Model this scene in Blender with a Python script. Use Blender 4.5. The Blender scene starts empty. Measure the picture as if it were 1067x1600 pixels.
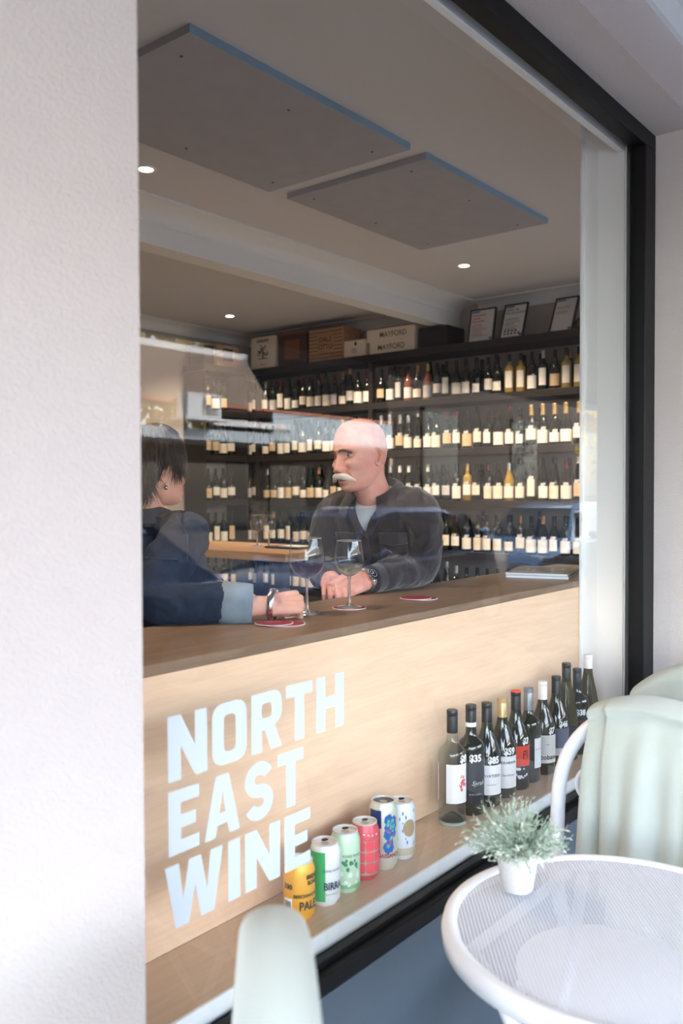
import bpy, bmesh, math, random
import numpy as np
from mathutils import Vector, Matrix, Euler
from mathutils.bvhtree import BVHTree

R = math.radians
scene = bpy.context.scene
COL = scene.collection

# ------------------------------------------------------------------ camera
# origin of the scene = the photographer's eye; x runs along the shop front, y into the shop, z up
YAW, PIT, ROLL = R(51.1), R(1.36), R(-0.21)
_F = Vector((math.sin(YAW)*math.cos(PIT), math.cos(YAW)*math.cos(PIT), -math.sin(PIT)))
_Rt = Vector((math.cos(YAW), -math.sin(YAW), 0))
_U = _Rt.cross(_F)
_r2 = math.cos(ROLL)*_Rt + math.sin(ROLL)*_U
_u2 = -math.sin(ROLL)*_Rt + math.cos(ROLL)*_U
cam_data = bpy.data.cameras.new('camera')
cam = bpy.data.objects.new('camera', cam_data)
COL.objects.link(cam)
cam.matrix_world = Matrix(((_r2.x, _u2.x, -_F.x, 0), (_r2.y, _u2.y, -_F.y, 0), (_r2.z, _u2.z, -_F.z, 0), (0, 0, 0, 1)))
cam_data.sensor_fit = 'VERTICAL'
cam_data.sensor_height = 36.0
cam_data.sensor_width = 24.0
cam_data.lens = 1362.0*36.0/1600.0
cam_data.clip_start = 0.02
cam_data.clip_end = 300
cam_data.dof.use_dof = True
cam_data.dof.focus_distance = 2.75
cam_data.dof.aperture_fstop = 3.5
scene.camera = cam

# ------------------------------------------------------------------ daylight
world = bpy.data.worlds.new('world')
scene.world = world
world.use_nodes = True
_nt = world.node_tree
_nt.nodes.clear()
_sky = _nt.nodes.new('ShaderNodeTexSky')
_sky.sky_type = 'NISHITA'
_sky.sun_disc = False
_sky.sun_elevation = R(34)
_sky.sun_rotation = R(20)
_sky.dust_density = 2.0
_hs = _nt.nodes.new('ShaderNodeHueSaturation')
_hs.inputs['Saturation'].default_value = 0.55
_bg = _nt.nodes.new('ShaderNodeBackground')
_bg.inputs['Strength'].default_value = 1.42
_wo = _nt.nodes.new('ShaderNodeOutputWorld')
_nt.links.new(_sky.outputs[0], _hs.inputs['Color'])
_nt.links.new(_hs.outputs[0], _bg.inputs['Color'])
_nt.links.new(_bg.outputs[0], _wo.inputs[0])

_sd = bpy.data.lights.new('sun', 'SUN')
_sd.energy = 13.5
_sd.angle = R(0.6)
_sd.color = (1.0, 0.95, 0.87)
sun = bpy.data.objects.new('sun', _sd)
COL.objects.link(sun)
sun.rotation_euler = Vector((-0.30, -0.78, -0.56)).to_track_quat('-Z', 'Y').to_euler()

scene.view_settings.view_transform = 'Standard'
scene.view_settings.look = 'None'
scene.view_settings.gamma = 1.0
scene.view_settings.use_curve_mapping = False
scene.view_settings.exposure = 1.15

# ------------------------------------------------------------------ key levels (metres from the eye)
GZ = -1.47      # pavement
FZ = -1.375     # shop floor
CZ = 1.573      # shop ceiling
SILL = -0.885
BAR = -0.325
XW, YB = 6.40, 6.36   # shelf wall, rear wall

# ------------------------------------------------------------------ materials
MATS = {}
def _n(nt, t, **kw):
    n = nt.nodes.new(t)
    for k, v in kw.items():
        setattr(n, k, v)
    return n

def pm(name, col, rough=0.5, metal=0.0, spec=0.5, bump=0.0, bscale=200.0, var=0.0, vscale=6.0, vcol=None,
       stretch=(1, 1, 1), trans=0.0, ior=1.45, coat=0.0, sheen=0.0, sub=0.0, emit=None, estr=0.0, alpha=1.0):
    """Principled material; var mixes in a second tone by noise, bump adds fine relief."""
    if name in MATS:
        return MATS[name]
    m = bpy.data.materials.new(name)
    m.use_nodes = True
    nt = m.node_tree
    b = nt.nodes['Principled BSDF']
    b.inputs['Base Color'].default_value = (*col, 1)
    b.inputs['Roughness'].default_value = rough
    b.inputs['Metallic'].default_value = metal
    b.inputs['Specular IOR Level'].default_value = spec
    b.inputs['Transmission Weight'].default_value = trans
    b.inputs['IOR'].default_value = ior
    b.inputs['Coat Weight'].default_value = coat
    b.inputs['Sheen Weight'].default_value = sheen
    if sub:
        b.inputs['Subsurface Weight'].default_value = sub
        b.inputs['Subsurface Radius'].default_value = (0.01, 0.004, 0.002)
        b.inputs['Subsurface Scale'].default_value = 0.6
    if emit:
        b.inputs['Emission Color'].default_value = (*emit, 1)
        b.inputs['Emission Strength'].default_value = estr
    m.diffuse_color = (*col, 1)
    if var or bump:
        tc = _n(nt, 'ShaderNodeTexCoord')
        mp = _n(nt, 'ShaderNodeMapping')
        mp.inputs['Scale'].default_value = stretch
        nt.links.new(tc.outputs['Object'], mp.inputs['Vector'])
    if var:
        no = _n(nt, 'ShaderNodeTexNoise')
        no.inputs['Scale'].default_value = vscale
        no.inputs['Detail'].default_value = 5
        nt.links.new(mp.outputs[0], no.inputs['Vector'])
        rp = _n(nt, 'ShaderNodeMapRange')
        rp.inputs['From Min'].default_value = 0.35
        rp.inputs['From Max'].default_value = 0.65
        rp.inputs['To Max'].default_value = var
        nt.links.new(no.outputs[0], rp.inputs['Value'])
        mx = _n(nt, 'ShaderNodeMixRGB')
        mx.inputs['Color1'].default_value = (*col, 1)
        v = vcol or tuple(c*0.6 for c in col)
        mx.inputs['Color2'].default_value = (*v, 1)
        nt.links.new(rp.outputs[0], mx.inputs['Fac'])
        nt.links.new(mx.outputs[0], b.inputs['Base Color'])
    if bump:
        n2 = _n(nt, 'ShaderNodeTexNoise')
        n2.inputs['Scale'].default_value = bscale
        n2.inputs['Detail'].default_value = 4
        nt.links.new(mp.outputs[0], n2.inputs['Vector'])
        bp = _n(nt, 'ShaderNodeBump')
        bp.inputs['Strength'].default_value = bump
        bp.inputs['Distance'].default_value = 0.004
        nt.links.new(n2.outputs[0], bp.inputs['Height'])
        nt.links.new(bp.outputs[0], b.inputs['Normal'])
    MATS[name] = m
    return m

def wood(name, light, dark, rough=0.45, axis=0, scale=1.0, contrast=1.0):
    """long-grained timber: stretched noise bands plus finer streaks"""
    m = bpy.data.materials.new(name)
    m.use_nodes = True
    nt = m.node_tree
    b = nt.nodes['Principled BSDF']
    b.inputs['Roughness'].default_value = rough
    tc = _n(nt, 'ShaderNodeTexCoord')
    outs = []
    for sc, st, det, dist in ((2.2*scale, 9.0, 6, 1.6), (9.0*scale, 22.0, 4, 0.3)):
        mp = _n(nt, 'ShaderNodeMapping')
        s = [st, st, st]
        s[axis] = 1.0
        mp.inputs['Scale'].default_value = s
        nt.links.new(tc.outputs['Object'], mp.inputs['Vector'])
        no = _n(nt, 'ShaderNodeTexNoise')
        no.inputs['Scale'].default_value = sc
        no.inputs['Detail'].default_value = det
        no.inputs['Distortion'].default_value = dist
        nt.links.new(mp.outputs[0], no.inputs['Vector'])
        outs.append(no)
    ad = _n(nt, 'ShaderNodeMath', operation='MULTIPLY_ADD')
    ad.inputs[1].default_value = 0.45
    nt.links.new(outs[1].outputs[0], ad.inputs[0])
    m2 = _n(nt, 'ShaderNodeMath', operation='MULTIPLY')
    m2.inputs[1].default_value = 0.6
    nt.links.new(outs[0].outputs[0], m2.inputs[0])
    nt.links.new(m2.outputs[0], ad.inputs[2])
    cr = _n(nt, 'ShaderNodeValToRGB')
    cr.color_ramp.elements[0].position = 0.5 - 0.16/contrast
    cr.color_ramp.elements[0].color = (*dark, 1)
    cr.color_ramp.elements[1].position = 0.5 + 0.10/contrast
    cr.color_ramp.elements[1].color = (*light, 1)
    nt.links.new(ad.outputs[0], cr.inputs[0])
    nt.links.new(cr.outputs[0], b.inputs['Base Color'])
    bp = _n(nt, 'ShaderNodeBump')
    bp.inputs['Strength'].default_value = 0.08
    bp.inputs['Distance'].default_value = 0.003
    nt.links.new(ad.outputs[0], bp.inputs['Height'])
    nt.links.new(bp.outputs[0], b.inputs['Normal'])
    MATS[name] = m
    return m

def thin_glass(name, tint=(1, 1, 1), gain=1.0, ior=1.5, rough=0.0):
    """a thin sheet: what is behind shows straight through, the street mirrors by Fresnel"""
    m = bpy.data.materials.new(name)
    m.use_nodes = True
    nt = m.node_tree
    nt.nodes.clear()
    out = _n(nt, 'ShaderNodeOutputMaterial')
    tr = _n(nt, 'ShaderNodeBsdfTransparent')
    tr.inputs[0].default_value = (*tint, 1)
    gl = _n(nt, 'ShaderNodeBsdfGlossy')
    gl.inputs['Roughness'].default_value = rough
    ge = _n(nt, 'ShaderNodeNewGeometry')
    dt = _n(nt, 'ShaderNodeVectorMath', operation='DOT_PRODUCT')
    nt.links.new(ge.outputs['Normal'], dt.inputs[0])
    nt.links.new(ge.outputs['Incoming'], dt.inputs[1])
    ab = _n(nt, 'ShaderNodeMath', operation='ABSOLUTE')
    nt.links.new(dt.outputs['Value'], ab.inputs[0])
    om = _n(nt, 'ShaderNodeMath', operation='SUBTRACT')
    om.inputs[0].default_value = 1.0
    nt.links.new(ab.outputs[0], om.inputs[1])
    pw = _n(nt, 'ShaderNodeMath', operation='POWER')
    pw.inputs[1].default_value = 5.0
    nt.links.new(om.outputs[0], pw.inputs[0])
    f0 = ((ior-1)/(ior+1))**2
    ma = _n(nt, 'ShaderNodeMath', operation='MULTIPLY_ADD')
    ma.inputs[1].default_value = (1-f0)
    ma.inputs[2].default_value = f0
    nt.links.new(pw.outputs[0], ma.inputs[0])
    mg = _n(nt, 'ShaderNodeMath', operation='MULTIPLY')
    mg.inputs[1].default_value = 1.06*gain
    mg.use_clamp = True
    nt.links.new(ma.outputs[0], mg.inputs[0])
    mx = _n(nt, 'ShaderNodeMixShader')
    nt.links.new(mg.outputs[0], mx.inputs[0])
    nt.links.new(tr.outputs[0], mx.inputs[1])
    nt.links.new(gl.outputs[0], mx.inputs[2])
    nt.links.new(mx.outputs[0], out.inputs[0])
    MATS[name] = m
    return m

# ------------------------------------------------------------------ mesh helpers
class MB:
    def __init__(s):
        s.v, s.f = [], []
    def add(s, vs, fs):
        o = len(s.v)
        s.v.extend([tuple(p) for p in vs])
        s.f.extend([tuple(i+o for i in f) for f in fs])
        return s
    def box(s, x0, x1, y0, y1, z0, z1):
        vs = [(x, y, z) for z in (z0, z1) for y in (y0, y1) for x in (x0, x1)]
        return s.add(vs, [(0, 2, 3, 1), (4, 5, 7, 6), (0, 1, 5, 4), (2, 6, 7, 3), (0, 4, 6, 2), (1, 3, 7, 5)])
    def obox(s, c, ax, ay, az):
        """box by centre and three half-axis vectors"""
        c, ax, ay, az = map(Vector, (c, ax, ay, az))
        vs = [c + i*ax + j*ay + k*az for k in (-1, 1) for j in (-1, 1) for i in (-1, 1)]
        return s.add(vs, [(0, 2, 3, 1), (4, 5, 7, 6), (0, 1, 5, 4), (2, 6, 7, 3), (0, 4, 6, 2), (1, 3, 7, 5)])
    def lathe(s, prof, n=24, c=(0, 0, 0), cap=True):
        """prof: (radius, z) from bottom to top"""
        vs, fs = [], []
        for r, z in prof:
            for i in range(n):
                a = 2*math.pi*i/n
                vs.append((c[0]+r*math.cos(a), c[1]+r*math.sin(a), c[2]+z))
        for j in range(len(prof)-1):
            for i in range(n):
                k = (i+1) % n
                fs.append((j*n+i, j*n+k, (j+1)*n+k, (j+1)*n+i))
        if cap:
            if prof[0][0] > 1e-6: fs.append(tuple(range(n-1, -1, -1)))
            if prof[-1][0] > 1e-6: fs.append(tuple((len(prof)-1)*n+i for i in range(n)))
        return s.add(vs, fs)
    def tube(s, pts, r, n=10, cap=True, closed=False, flat=None):
        """tube along points; r scalar or list; flat=(vector, factor) squashes the section along a direction"""
        pts = [Vector(p) for p in pts]
        m = len(pts)
        rs = [r]*m if not hasattr(r, '__len__') else list(r)
        vs, fs = [], []
        prev = None
        for i, p in enumerate(pts):
            if closed:
                t = (pts[(i+1) % m]-pts[i-1]).normalized()
            else:
                t = (pts[min(i+1, m-1)]-pts[max(i-1, 0)]).normalized()
            if prev is None:
                a = Vector((0, 0, 1)) if abs(t.z) < 0.9 else Vector((1, 0, 0))
                u = t.cross(a).normalized()
            else:
                u = (prev - t*prev.dot(t))
                u = u.normalized() if u.length > 1e-8 else t.orthogonal().normalized()
            prev = u
            w = t.cross(u)
            for k in range(n):
                a = 2*math.pi*k/n
                d = (u*math.cos(a)+w*math.sin(a))*rs[i]
                if flat:
                    fv, ff = flat
                    d = d - fv*d.dot(fv)*(1-ff)
                vs.append(p+d)
        L = m if closed else m-1
        for j in range(L):
            for k in range(n):
                k2 = (k+1) % n
                j2 = (j+1) % m
                fs.append((j*n+k, j*n+k2, j2*n+k2, j2*n+k))
        if cap and not closed:
            fs.append(tuple(range(n-1, -1, -1)))
            fs.append(tuple((m-1)*n+i for i in range(n)))
        return s.add(vs, fs)
    def ell(s, c, rx, ry, rz, nu=24, nv=16, rot=None):
        vs, fs = [], []
        c = Vector(c)
        for j in range(nv+1):
            th = math.pi*j/nv
            for i in range(nu):
                a = 2*math.pi*i/nu
                p = Vector((rx*math.sin(th)*math.cos(a), ry*math.sin(th)*math.sin(a), -rz*math.cos(th)))
                if rot is not None: p = rot @ p
                vs.append(c+p)
        for j in range(nv):
            for i in range(nu):
                k = (i+1) % nu
                fs.append((j*nu+i, j*nu+k, (j+1)*nu+k, (j+1)*nu+i))
        return s.add(vs, fs)
    def prism(s, poly, z0, z1):
        """poly in xy extruded in z (convex or simple)"""
        n = len(poly)
        vs = [(x, y, z0) for x, y in poly]+[(x, y, z1) for x, y in poly]
        fs = [tuple(range(n-1, -1, -1)), tuple(range(n, 2*n))]
        fs += [(i, (i+1) % n, n+(i+1) % n, n+i) for i in range(n)]
        return s.add(vs, fs)
    def grid(s, fn, nu, nv, closeu=False):
        vs = [fn(i/(nu if closeu else nu-1), j/(nv-1)) for j in range(nv) for i in range(nu)]
        fs = []
        for j in range(nv-1):
            for i in range(nu if closeu else nu-1):
                k = (i+1) % nu
                fs.append((j*nu+i, j*nu+k, (j+1)*nu+k, (j+1)*nu+i))
        return s.add(vs, fs)
    def xf(s, M):
        s.v = [tuple(M @ Vector(p)) for p in s.v]
        return s
    def mesh(s, name, smooth=False, angle=None, clean=True):
        me = bpy.data.meshes.new(name)
        me.from_pydata(s.v, [], s.f)
        if clean:
            bm = bmesh.new()
            bm.from_mesh(me)
            bmesh.ops.remove_doubles(bm, verts=bm.verts, dist=1e-6)
            bmesh.ops.recalc_face_normals(bm, faces=bm.faces)
            bm.to_mesh(me)
            bm.free()
        if smooth:
            me.polygons.foreach_set('use_smooth', [True]*len(me.polygons))
            if angle:
                me.set_sharp_from_angle(angle=R(angle))
        me.update()
        return me

def setp(o, label=None, cat=None, group=None, kind=None):
    if label: o['label'] = label
    if cat: o['category'] = cat
    if group: o['group'] = group
    if kind: o['kind'] = kind
    return o

def wloc(o):
    l = Vector((0, 0, 0))
    while o is not None:
        l = l + o.location + o.matrix_parent_inverse.translation
        o = o.parent
    return l

def put(name, me, mat=None, parent=None, local=False, loc=None):
    """link a mesh; geometry is in world coordinates unless local"""
    o = bpy.data.objects.new(name, me)
    COL.objects.link(o)
    if mat is not None:
        ms = mat if isinstance(mat, (list, tuple)) else [mat]
        if len(me.materials) == 0:
            for q in ms: me.materials.append(q)
    if parent is not None:
        o.parent = parent
        if not local:
            o.matrix_parent_inverse = Matrix.Translation(-wloc(parent))
    if loc is not None: o.location = loc
    return o

def ob(name, mb, mat, parent=None, smooth=False, angle=40, bevel=0.0, local=False, label=None):
    me = mb.mesh(name, smooth, angle if smooth else None)
    o = put(name, me, mat, parent, local)
    if bevel:
        bv = o.modifiers.new('bevel', 'BEVEL')
        bv.width = bevel
        bv.segments = 2
        bv.limit_method = 'ANGLE'
        bv.angle_limit = R(40)
    if label: o['label'] = label
    return o

def recenter(o):
    """move a top-level mesh's origin to the middle of its base"""
    me = o.data
    co = np.empty(len(me.vertices)*3)
    me.vertices.foreach_get('co', co)
    co = co.reshape(-1, 3)
    mn, mx = co.min(0), co.max(0)
    c = np.array([(mn[0]+mx[0])/2, (mn[1]+mx[1])/2, mn[2]])
    co -= c
    me.vertices.foreach_set('co', co.ravel())
    me.update()
    o.location = Vector(c)+Vector(o.location)
    return o

def thing(name, loc, label, cat, group=None, rz=0.0):
    o = bpy.data.objects.new(name, None)
    COL.objects.link(o)
    o.empty_display_size = 0.05
    o.location = loc
    o.rotation_euler = (0, 0, rz)
    return setp(o, label, cat, group)

def copy_tree(o, parent=None):
    c = o.copy()
    COL.objects.link(c)
    if parent is not None: c.parent = parent
    for ch in list(o.children):
        copy_tree(ch, c)
    return c

def struct(name, mb, mat, parent=None, **kw):
    o = ob(name, mb, mat, parent, **kw)
    if parent is None: o['kind'] = 'structure'
    return o

def text_verts(txt, size=1.0, align='LEFT', bold=0.0, shear=0.0, xscale=1.0):
    """lettering as a flat mesh in xy (built-in font)"""
    cu = bpy.data.curves.new('t', 'FONT')
    cu.body = txt
    cu.size = size
    cu.align_x = align
    cu.offset = bold
    cu.shear = shear
    cu.resolution_u = 3
    o = bpy.data.objects.new('t', cu)
    COL.objects.link(o)
    dg = bpy.context.evaluated_depsgraph_get()
    me = bpy.data.meshes.new_from_object(o.evaluated_get(dg))
    vs = [(v.co.x*xscale, v.co.y) for v in me.vertices]
    fs = [tuple(p.vertices) for p in me.polygons]
    bpy.data.objects.remove(o)
    bpy.data.curves.remove(cu)
    bpy.data.meshes.remove(me)
    return vs, fs

def flat_poly(loops):
    """filled flat shape (with holes) from closed 2-d loops -> verts2d, faces"""
    cu = bpy.data.curves.new('p', 'CURVE')
    cu.dimensions = '2D'
    cu.fill_mode = 'BOTH'
    for lp in loops:
        sp = cu.splines.new('POLY')
        sp.points.add(len(lp)-1)
        for i, (x, y) in enumerate(lp):
            sp.points[i].co = (x, y, 0, 1)
        sp.use_cyclic_u = True
    o = bpy.data.objects.new('p', cu)
    COL.objects.link(o)
    dg = bpy.context.evaluated_depsgraph_get()
    me = bpy.data.meshes.new_from_object(o.evaluated_get(dg))
    vs = [(v.co.x, v.co.y) for v in me.vertices]
    fs = [tuple(p.vertices) for p in me.polygons]
    bpy.data.objects.remove(o)
    bpy.data.curves.remove(cu)
    bpy.data.meshes.remove(me)
    return vs, fs

def plate(vs2, fs, org, ux, uy, t=0.0006):
    """2-d shape placed on a plane as a thin raised plate"""
    org, ux, uy = Vector(org), Vector(ux), Vector(uy)
    nz = ux.cross(uy).normalized()
    mb = MB()
    top = [org+ux*x+uy*y+nz*t for x, y in vs2]
    bot = [org+ux*x+uy*y for x, y in vs2]
    n = len(vs2)
    cnt = {}
    for f in fs:
        for a, b in zip(f, f[1:]+f[:1]):
            cnt[(a, b)] = 1
    fl = list(fs)+[tuple(n+i for i in reversed(f)) for f in fs]
    for (a, b) in cnt:
        if (b, a) not in cnt:
            fl.append((a, n+a, n+b, b))
    mb.add(top+bot, fl)
    return mb

def wrap(vs2, r, ang0, z0, off=0.0005, c=(0, 0, 0)):
    """2-d shape wrapped on an upright cylinder; x runs anticlockwise seen from above"""
    out = []
    for x, y in vs2:
        a = ang0 + x/r
        out.append((c[0]+(r+off)*math.cos(a), c[1]+(r+off)*math.sin(a), c[2]+z0+y))
    return out

def remesh(mb, voxel, smooth=4, fac=0.5):
    me = mb.mesh('tmp')
    o = bpy.data.objects.new('tmp', me)
    COL.objects.link(o)
    rm = o.modifiers.new('r', 'REMESH')
    rm.mode = 'VOXEL'
    rm.voxel_size = voxel
    if smooth:
        sm = o.modifiers.new('s', 'SMOOTH')
        sm.factor = fac
        sm.iterations = smooth
    dg = bpy.context.evaluated_depsgraph_get()
    me2 = bpy.data.meshes.new_from_object(o.evaluated_get(dg))
    bpy.data.objects.remove(o)
    bpy.data.meshes.remove(me)
    me2.polygons.foreach_set('use_smooth', [True]*len(me2.polygons))
    return me2

ORD = ['first', 'second', 'third', 'fourth', 'fifth', 'sixth', 'seventh', 'eighth', 'ninth', 'tenth', 'eleventh', 'twelfth',
       'thirteenth', 'fourteenth', 'fifteenth', 'sixteenth', 'seventeenth', 'eighteenth', 'nineteenth', 'twentieth',
       'twenty-first', 'twenty-second', 'twenty-third', 'twenty-fourth', 'twenty-fifth', 'twenty-sixth']
# ================================================================== the shell of the shop
M_stucco = pm('cream_stucco', (0.575, 0.513, 0.485), 0.85, bump=0.9, bscale=260, var=0.12, vscale=3, vcol=(0.525, 0.47, 0.45))
M_grey_paint = pm('slate_blue_paint', (0.078, 0.105, 0.132), 0.6, bump=0.25, bscale=300, var=0.3, vscale=4, vcol=(0.062, 0.085, 0.11))
M_white_trim = pm('white_gloss_paint', (0.88, 0.88, 0.87), 0.4, bump=0.05, bscale=80)
M_black_frame = pm('black_frame_paint', (0.006, 0.006, 0.007), 0.45, spec=0.25, bump=0.1, bscale=120)
M_ceiling = pm('ceiling_paint', (0.72, 0.71, 0.72), 0.9, bump=0.15, bscale=300)
M_cornice = pm('cornice_white', (0.84, 0.86, 0.86), 0.7)
M_wall_in = pm('interior_wall_paint', (0.46, 0.41, 0.365), 0.85, bump=0.1, bscale=200)
M_floor = pm('polished_concrete', (0.24, 0.235, 0.235), 0.4, var=0.5, vscale=3)
M_pave = pm('asphalt_pavement', (0.20, 0.195, 0.19), 0.9, bump=0.6, bscale=150, var=0.5, vscale=8)
M_soffit = pm('verandah_white', (0.74, 0.76, 0.78), 0.6)
M_roof_brown = pm('verandah_brown_boards', (0.17, 0.105, 0.07), 0.7, var=0.5, vscale=3, stretch=(1, 12, 1))

WX0, WX1 = 0.723, 3.05     # masonry opening
HEAD = 1.222
# facade
struct('wall_front_left', MB().box(-2.6, WX0, 0.92, 1.17, GZ-0.1, 4.0), M_stucco)
struct('wall_front_head', MB().box(WX0, WX1, 0.92, 1.17, HEAD, 4.0), M_stucco)
W2A, W2B, W2L, W2H = 3.55, 6.15, -1.25, 1.36          # an added, unseen second window that brings daylight into the room
struct('wall_front_right', MB().add(
    [(WX1, 0.92, GZ-0.1), (W2A, 0.92, GZ-0.1), (W2A, 1.30, GZ-0.1), (2.994, 1.30, GZ-0.1), (2.994, 1.147, GZ-0.1), (WX1, 1.147, GZ-0.1),
     (WX1, 0.92, 4.0), (W2A, 0.92, 4.0), (W2A, 1.30, 4.0), (2.994, 1.30, 4.0), (2.994, 1.147, 4.0), (WX1, 1.147, 4.0)],
    [(5, 4, 3, 2, 1, 0), (6, 7, 8, 9, 10, 11)]+[(i, (i+1) % 6, 6+(i+1) % 6, 6+i) for i in range(6)]), M_stucco)
struct('wall_front_far', MB().box(W2B, 22, 0.92, 1.30, GZ-0.1, 4.0), M_stucco)
struct('wall_front_far_head', MB().box(W2A, W2B, 0.92, 1.30, W2H, 4.0), M_stucco)
struct('wall_front_far_base', MB().box(W2A, W2B, 0.92, 1.30, GZ-0.1, W2L), M_stucco)
struct('wall_front_base', MB().box(WX0, WX1, 1.05, 1.30, GZ-0.1, -0.957), M_grey_paint)
# interior shell
struct('floor', MB().box(-2.6, XW, 1.30, YB, FZ-0.06, FZ), M_floor)
struct('ceiling', MB().box(-2.6, XW+0.2, 1.17, YB+0.2, CZ, CZ+0.15), M_ceiling)
struct('wall_right', MB().box(XW, XW+0.2, 1.30, YB+0.2, FZ-0.1, CZ), M_wall_in)
struct('wall_rear', MB().box(-2.6, XW, YB, YB+0.2, FZ-0.1, CZ), M_wall_in)
struct('wall_left', MB().box(-2.8, -2.6, 0.92, YB+0.2, FZ-0.1, 4.0), M_wall_in)
# dropped beam across the room
struct('trim_beam', MB().box(-2.6, XW-0.0, 3.87, 4.015, 1.373, CZ), M_cornice)

def cove(name, a, b, inward, drop=0.075, run=0.10, n=8):
    """concave cornice along a->b at the ceiling; inward points into the room"""
    a, b, inward = Vector(a), Vector(b), Vector(inward)
    prof = [(0, -drop-0.012), (0.008, -drop-0.012), (0.008, -drop)]
    for i in range(n+1):
        t = math.pi/2*i/n
        prof.append((0.008+(run-0.016)*(1-math.cos(t)), -drop+(drop-0.012)*math.sin(t)))
    prof += [(run, -0.012), (run, 0), (0, 0)]
    mb = MB()
    m = len(prof)
    vs = [a+inward*x+Vector((0, 0, z)) for x, z in prof]+[b+inward*x+Vector((0, 0, z)) for x, z in prof]
    fs = [(i, (i+1) % m, m+(i+1) % m, m+i) for i in range(m)]+[tuple(range(m-1, -1, -1)), tuple(range(m, 2*m))]
    mb.add(vs, fs)
    return struct(name, mb, M_cornice)
cove('trim_cornice_beam', (-2.6, 3.87, CZ), (XW, 3.87, CZ), (0, -1, 0), 0.075, 0.19)
cove('trim_cornice_right', (XW, 1.3, CZ), (XW, 3.68, CZ), (-1, 0, 0), 0.085, 0.10)
cove('trim_cornice_right_rear', (XW, 4.015, CZ), (XW, YB, CZ), (-1, 0, 0), 0.085, 0.10)
cove('trim_cornice_rear', (-2.6, YB, CZ), (XW, YB, CZ), (0, -1, 0), 0.085, 0.11)
cove('trim_cornice_beam_rear', (-2.6, 4.015, CZ), (XW, 4.015, CZ), (0, 1, 0), 0.075, 0.10)

# ------------------------------------------------------------------ the shop window
M_glass = thin_glass('window_glass', (0.97, 0.985, 0.98), 1.0)
M_clear = thin_glass('pane_back_face', (1, 1, 1), 0.0)
M_sill = wood('sill_plywood', (0.66, 0.475, 0.325), (0.55, 0.38, 0.245), 0.35, axis=0, contrast=0.8)
win = bpy.data.objects.new('window_1', None)
COL.objects.link(win)
win.location = (1.85, 1.10, SILL)
setp(win, 'large fixed shop window in a black frame with white lettering', None, None, 'structure')
GY = 1.10
ob('frame_head', MB().box(WX0, WX1, 1.06, 1.115, 1.166, HEAD), M_black_frame, win, bevel=0.003)
ob('frame_jamb', MB().box(2.955, WX1, 1.06, 1.115, -0.955, 1.166), M_black_frame, win, bevel=0.003)
ob('frame_jamb', MB().box(WX0, WX0+0.05, 1.06, 1.115, -0.955, 1.166), M_black_frame, win, bevel=0.003)
ob('frame_base', MB().box(WX0, WX1, 1.052, 1.118, -0.957, -0.922), M_black_frame, win, bevel=0.003)
ob('glazing_bead', MB().box(WX0, WX1, 1.075, 1.095, -0.922, -0.910), M_black_frame, win, bevel=0.002)
ob('head_lining', MB().box(WX0, 2.994, 1.147, 1.172, 1.173, 1.30), M_white_trim, win, bevel=0.002)
ob('jamb_lining', MB().box(2.988, 2.994, 1.147, 1.30, SILL, 1.573), M_white_trim, win)
ob('jamb_lining', MB().box(2.994, 3.045, 1.141, 1.147, -0.922, 1.24), M_white_trim, win)
ob('jamb_bead', MB().box(2.972, 2.990, 1.290, 1.302, SILL, 1.573), M_white_trim, win, bevel=0.003)
ob('sill_board', MB().box(WX0, 2.988, 1.121, 1.30, SILL-0.02, SILL), M_sill, win)
ob('sill_nosing', MB().box(WX0, 2.994, 1.115, 1.121, -0.925, SILL+0.001), M_white_trim, win)
pane = MB().box(WX0+0.02, 2.98, GY-0.006, GY, -0.915, 1.19)
pm_ = pane.mesh('glass_pane')
po = put('glass_pane', pm_, [M_clear, M_glass], win)
for p in pm_.polygons:
    p.material_index = 1 if p.normal.y < -0.9 else 0

win2 = bpy.data.objects.new('added_window_2', None)
COL.objects.link(win2)
win2.location = (4.8, 1.10, W2L)
setp(win2, 'unseen second shop window added beyond the stucco pillar for daylight', None, None, 'structure')
ob('frame_head', MB().box(W2A, W2B, 1.07, 1.12, W2H-.05, W2H), M_black_frame, win2)
ob('frame_base', MB().box(W2A, W2B, 1.07, 1.12, W2L, W2L+.05), M_black_frame, win2)
for x in (W2A, 4.825, W2B-.05):
    ob('frame_post', MB().box(x, x+.05, 1.07, 1.12, W2L+.05, W2H-.05), M_black_frame, win2)
_p2 = MB().box(W2A+.02, W2B-.02, GY-0.006, GY, W2L+.02, W2H-.02).mesh('glass_pane')
put('glass_pane', _p2, [M_clear, M_glass], win2)
for p in _p2.polygons:
    p.material_index = 1 if p.normal.y < -0.9 else 0

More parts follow.
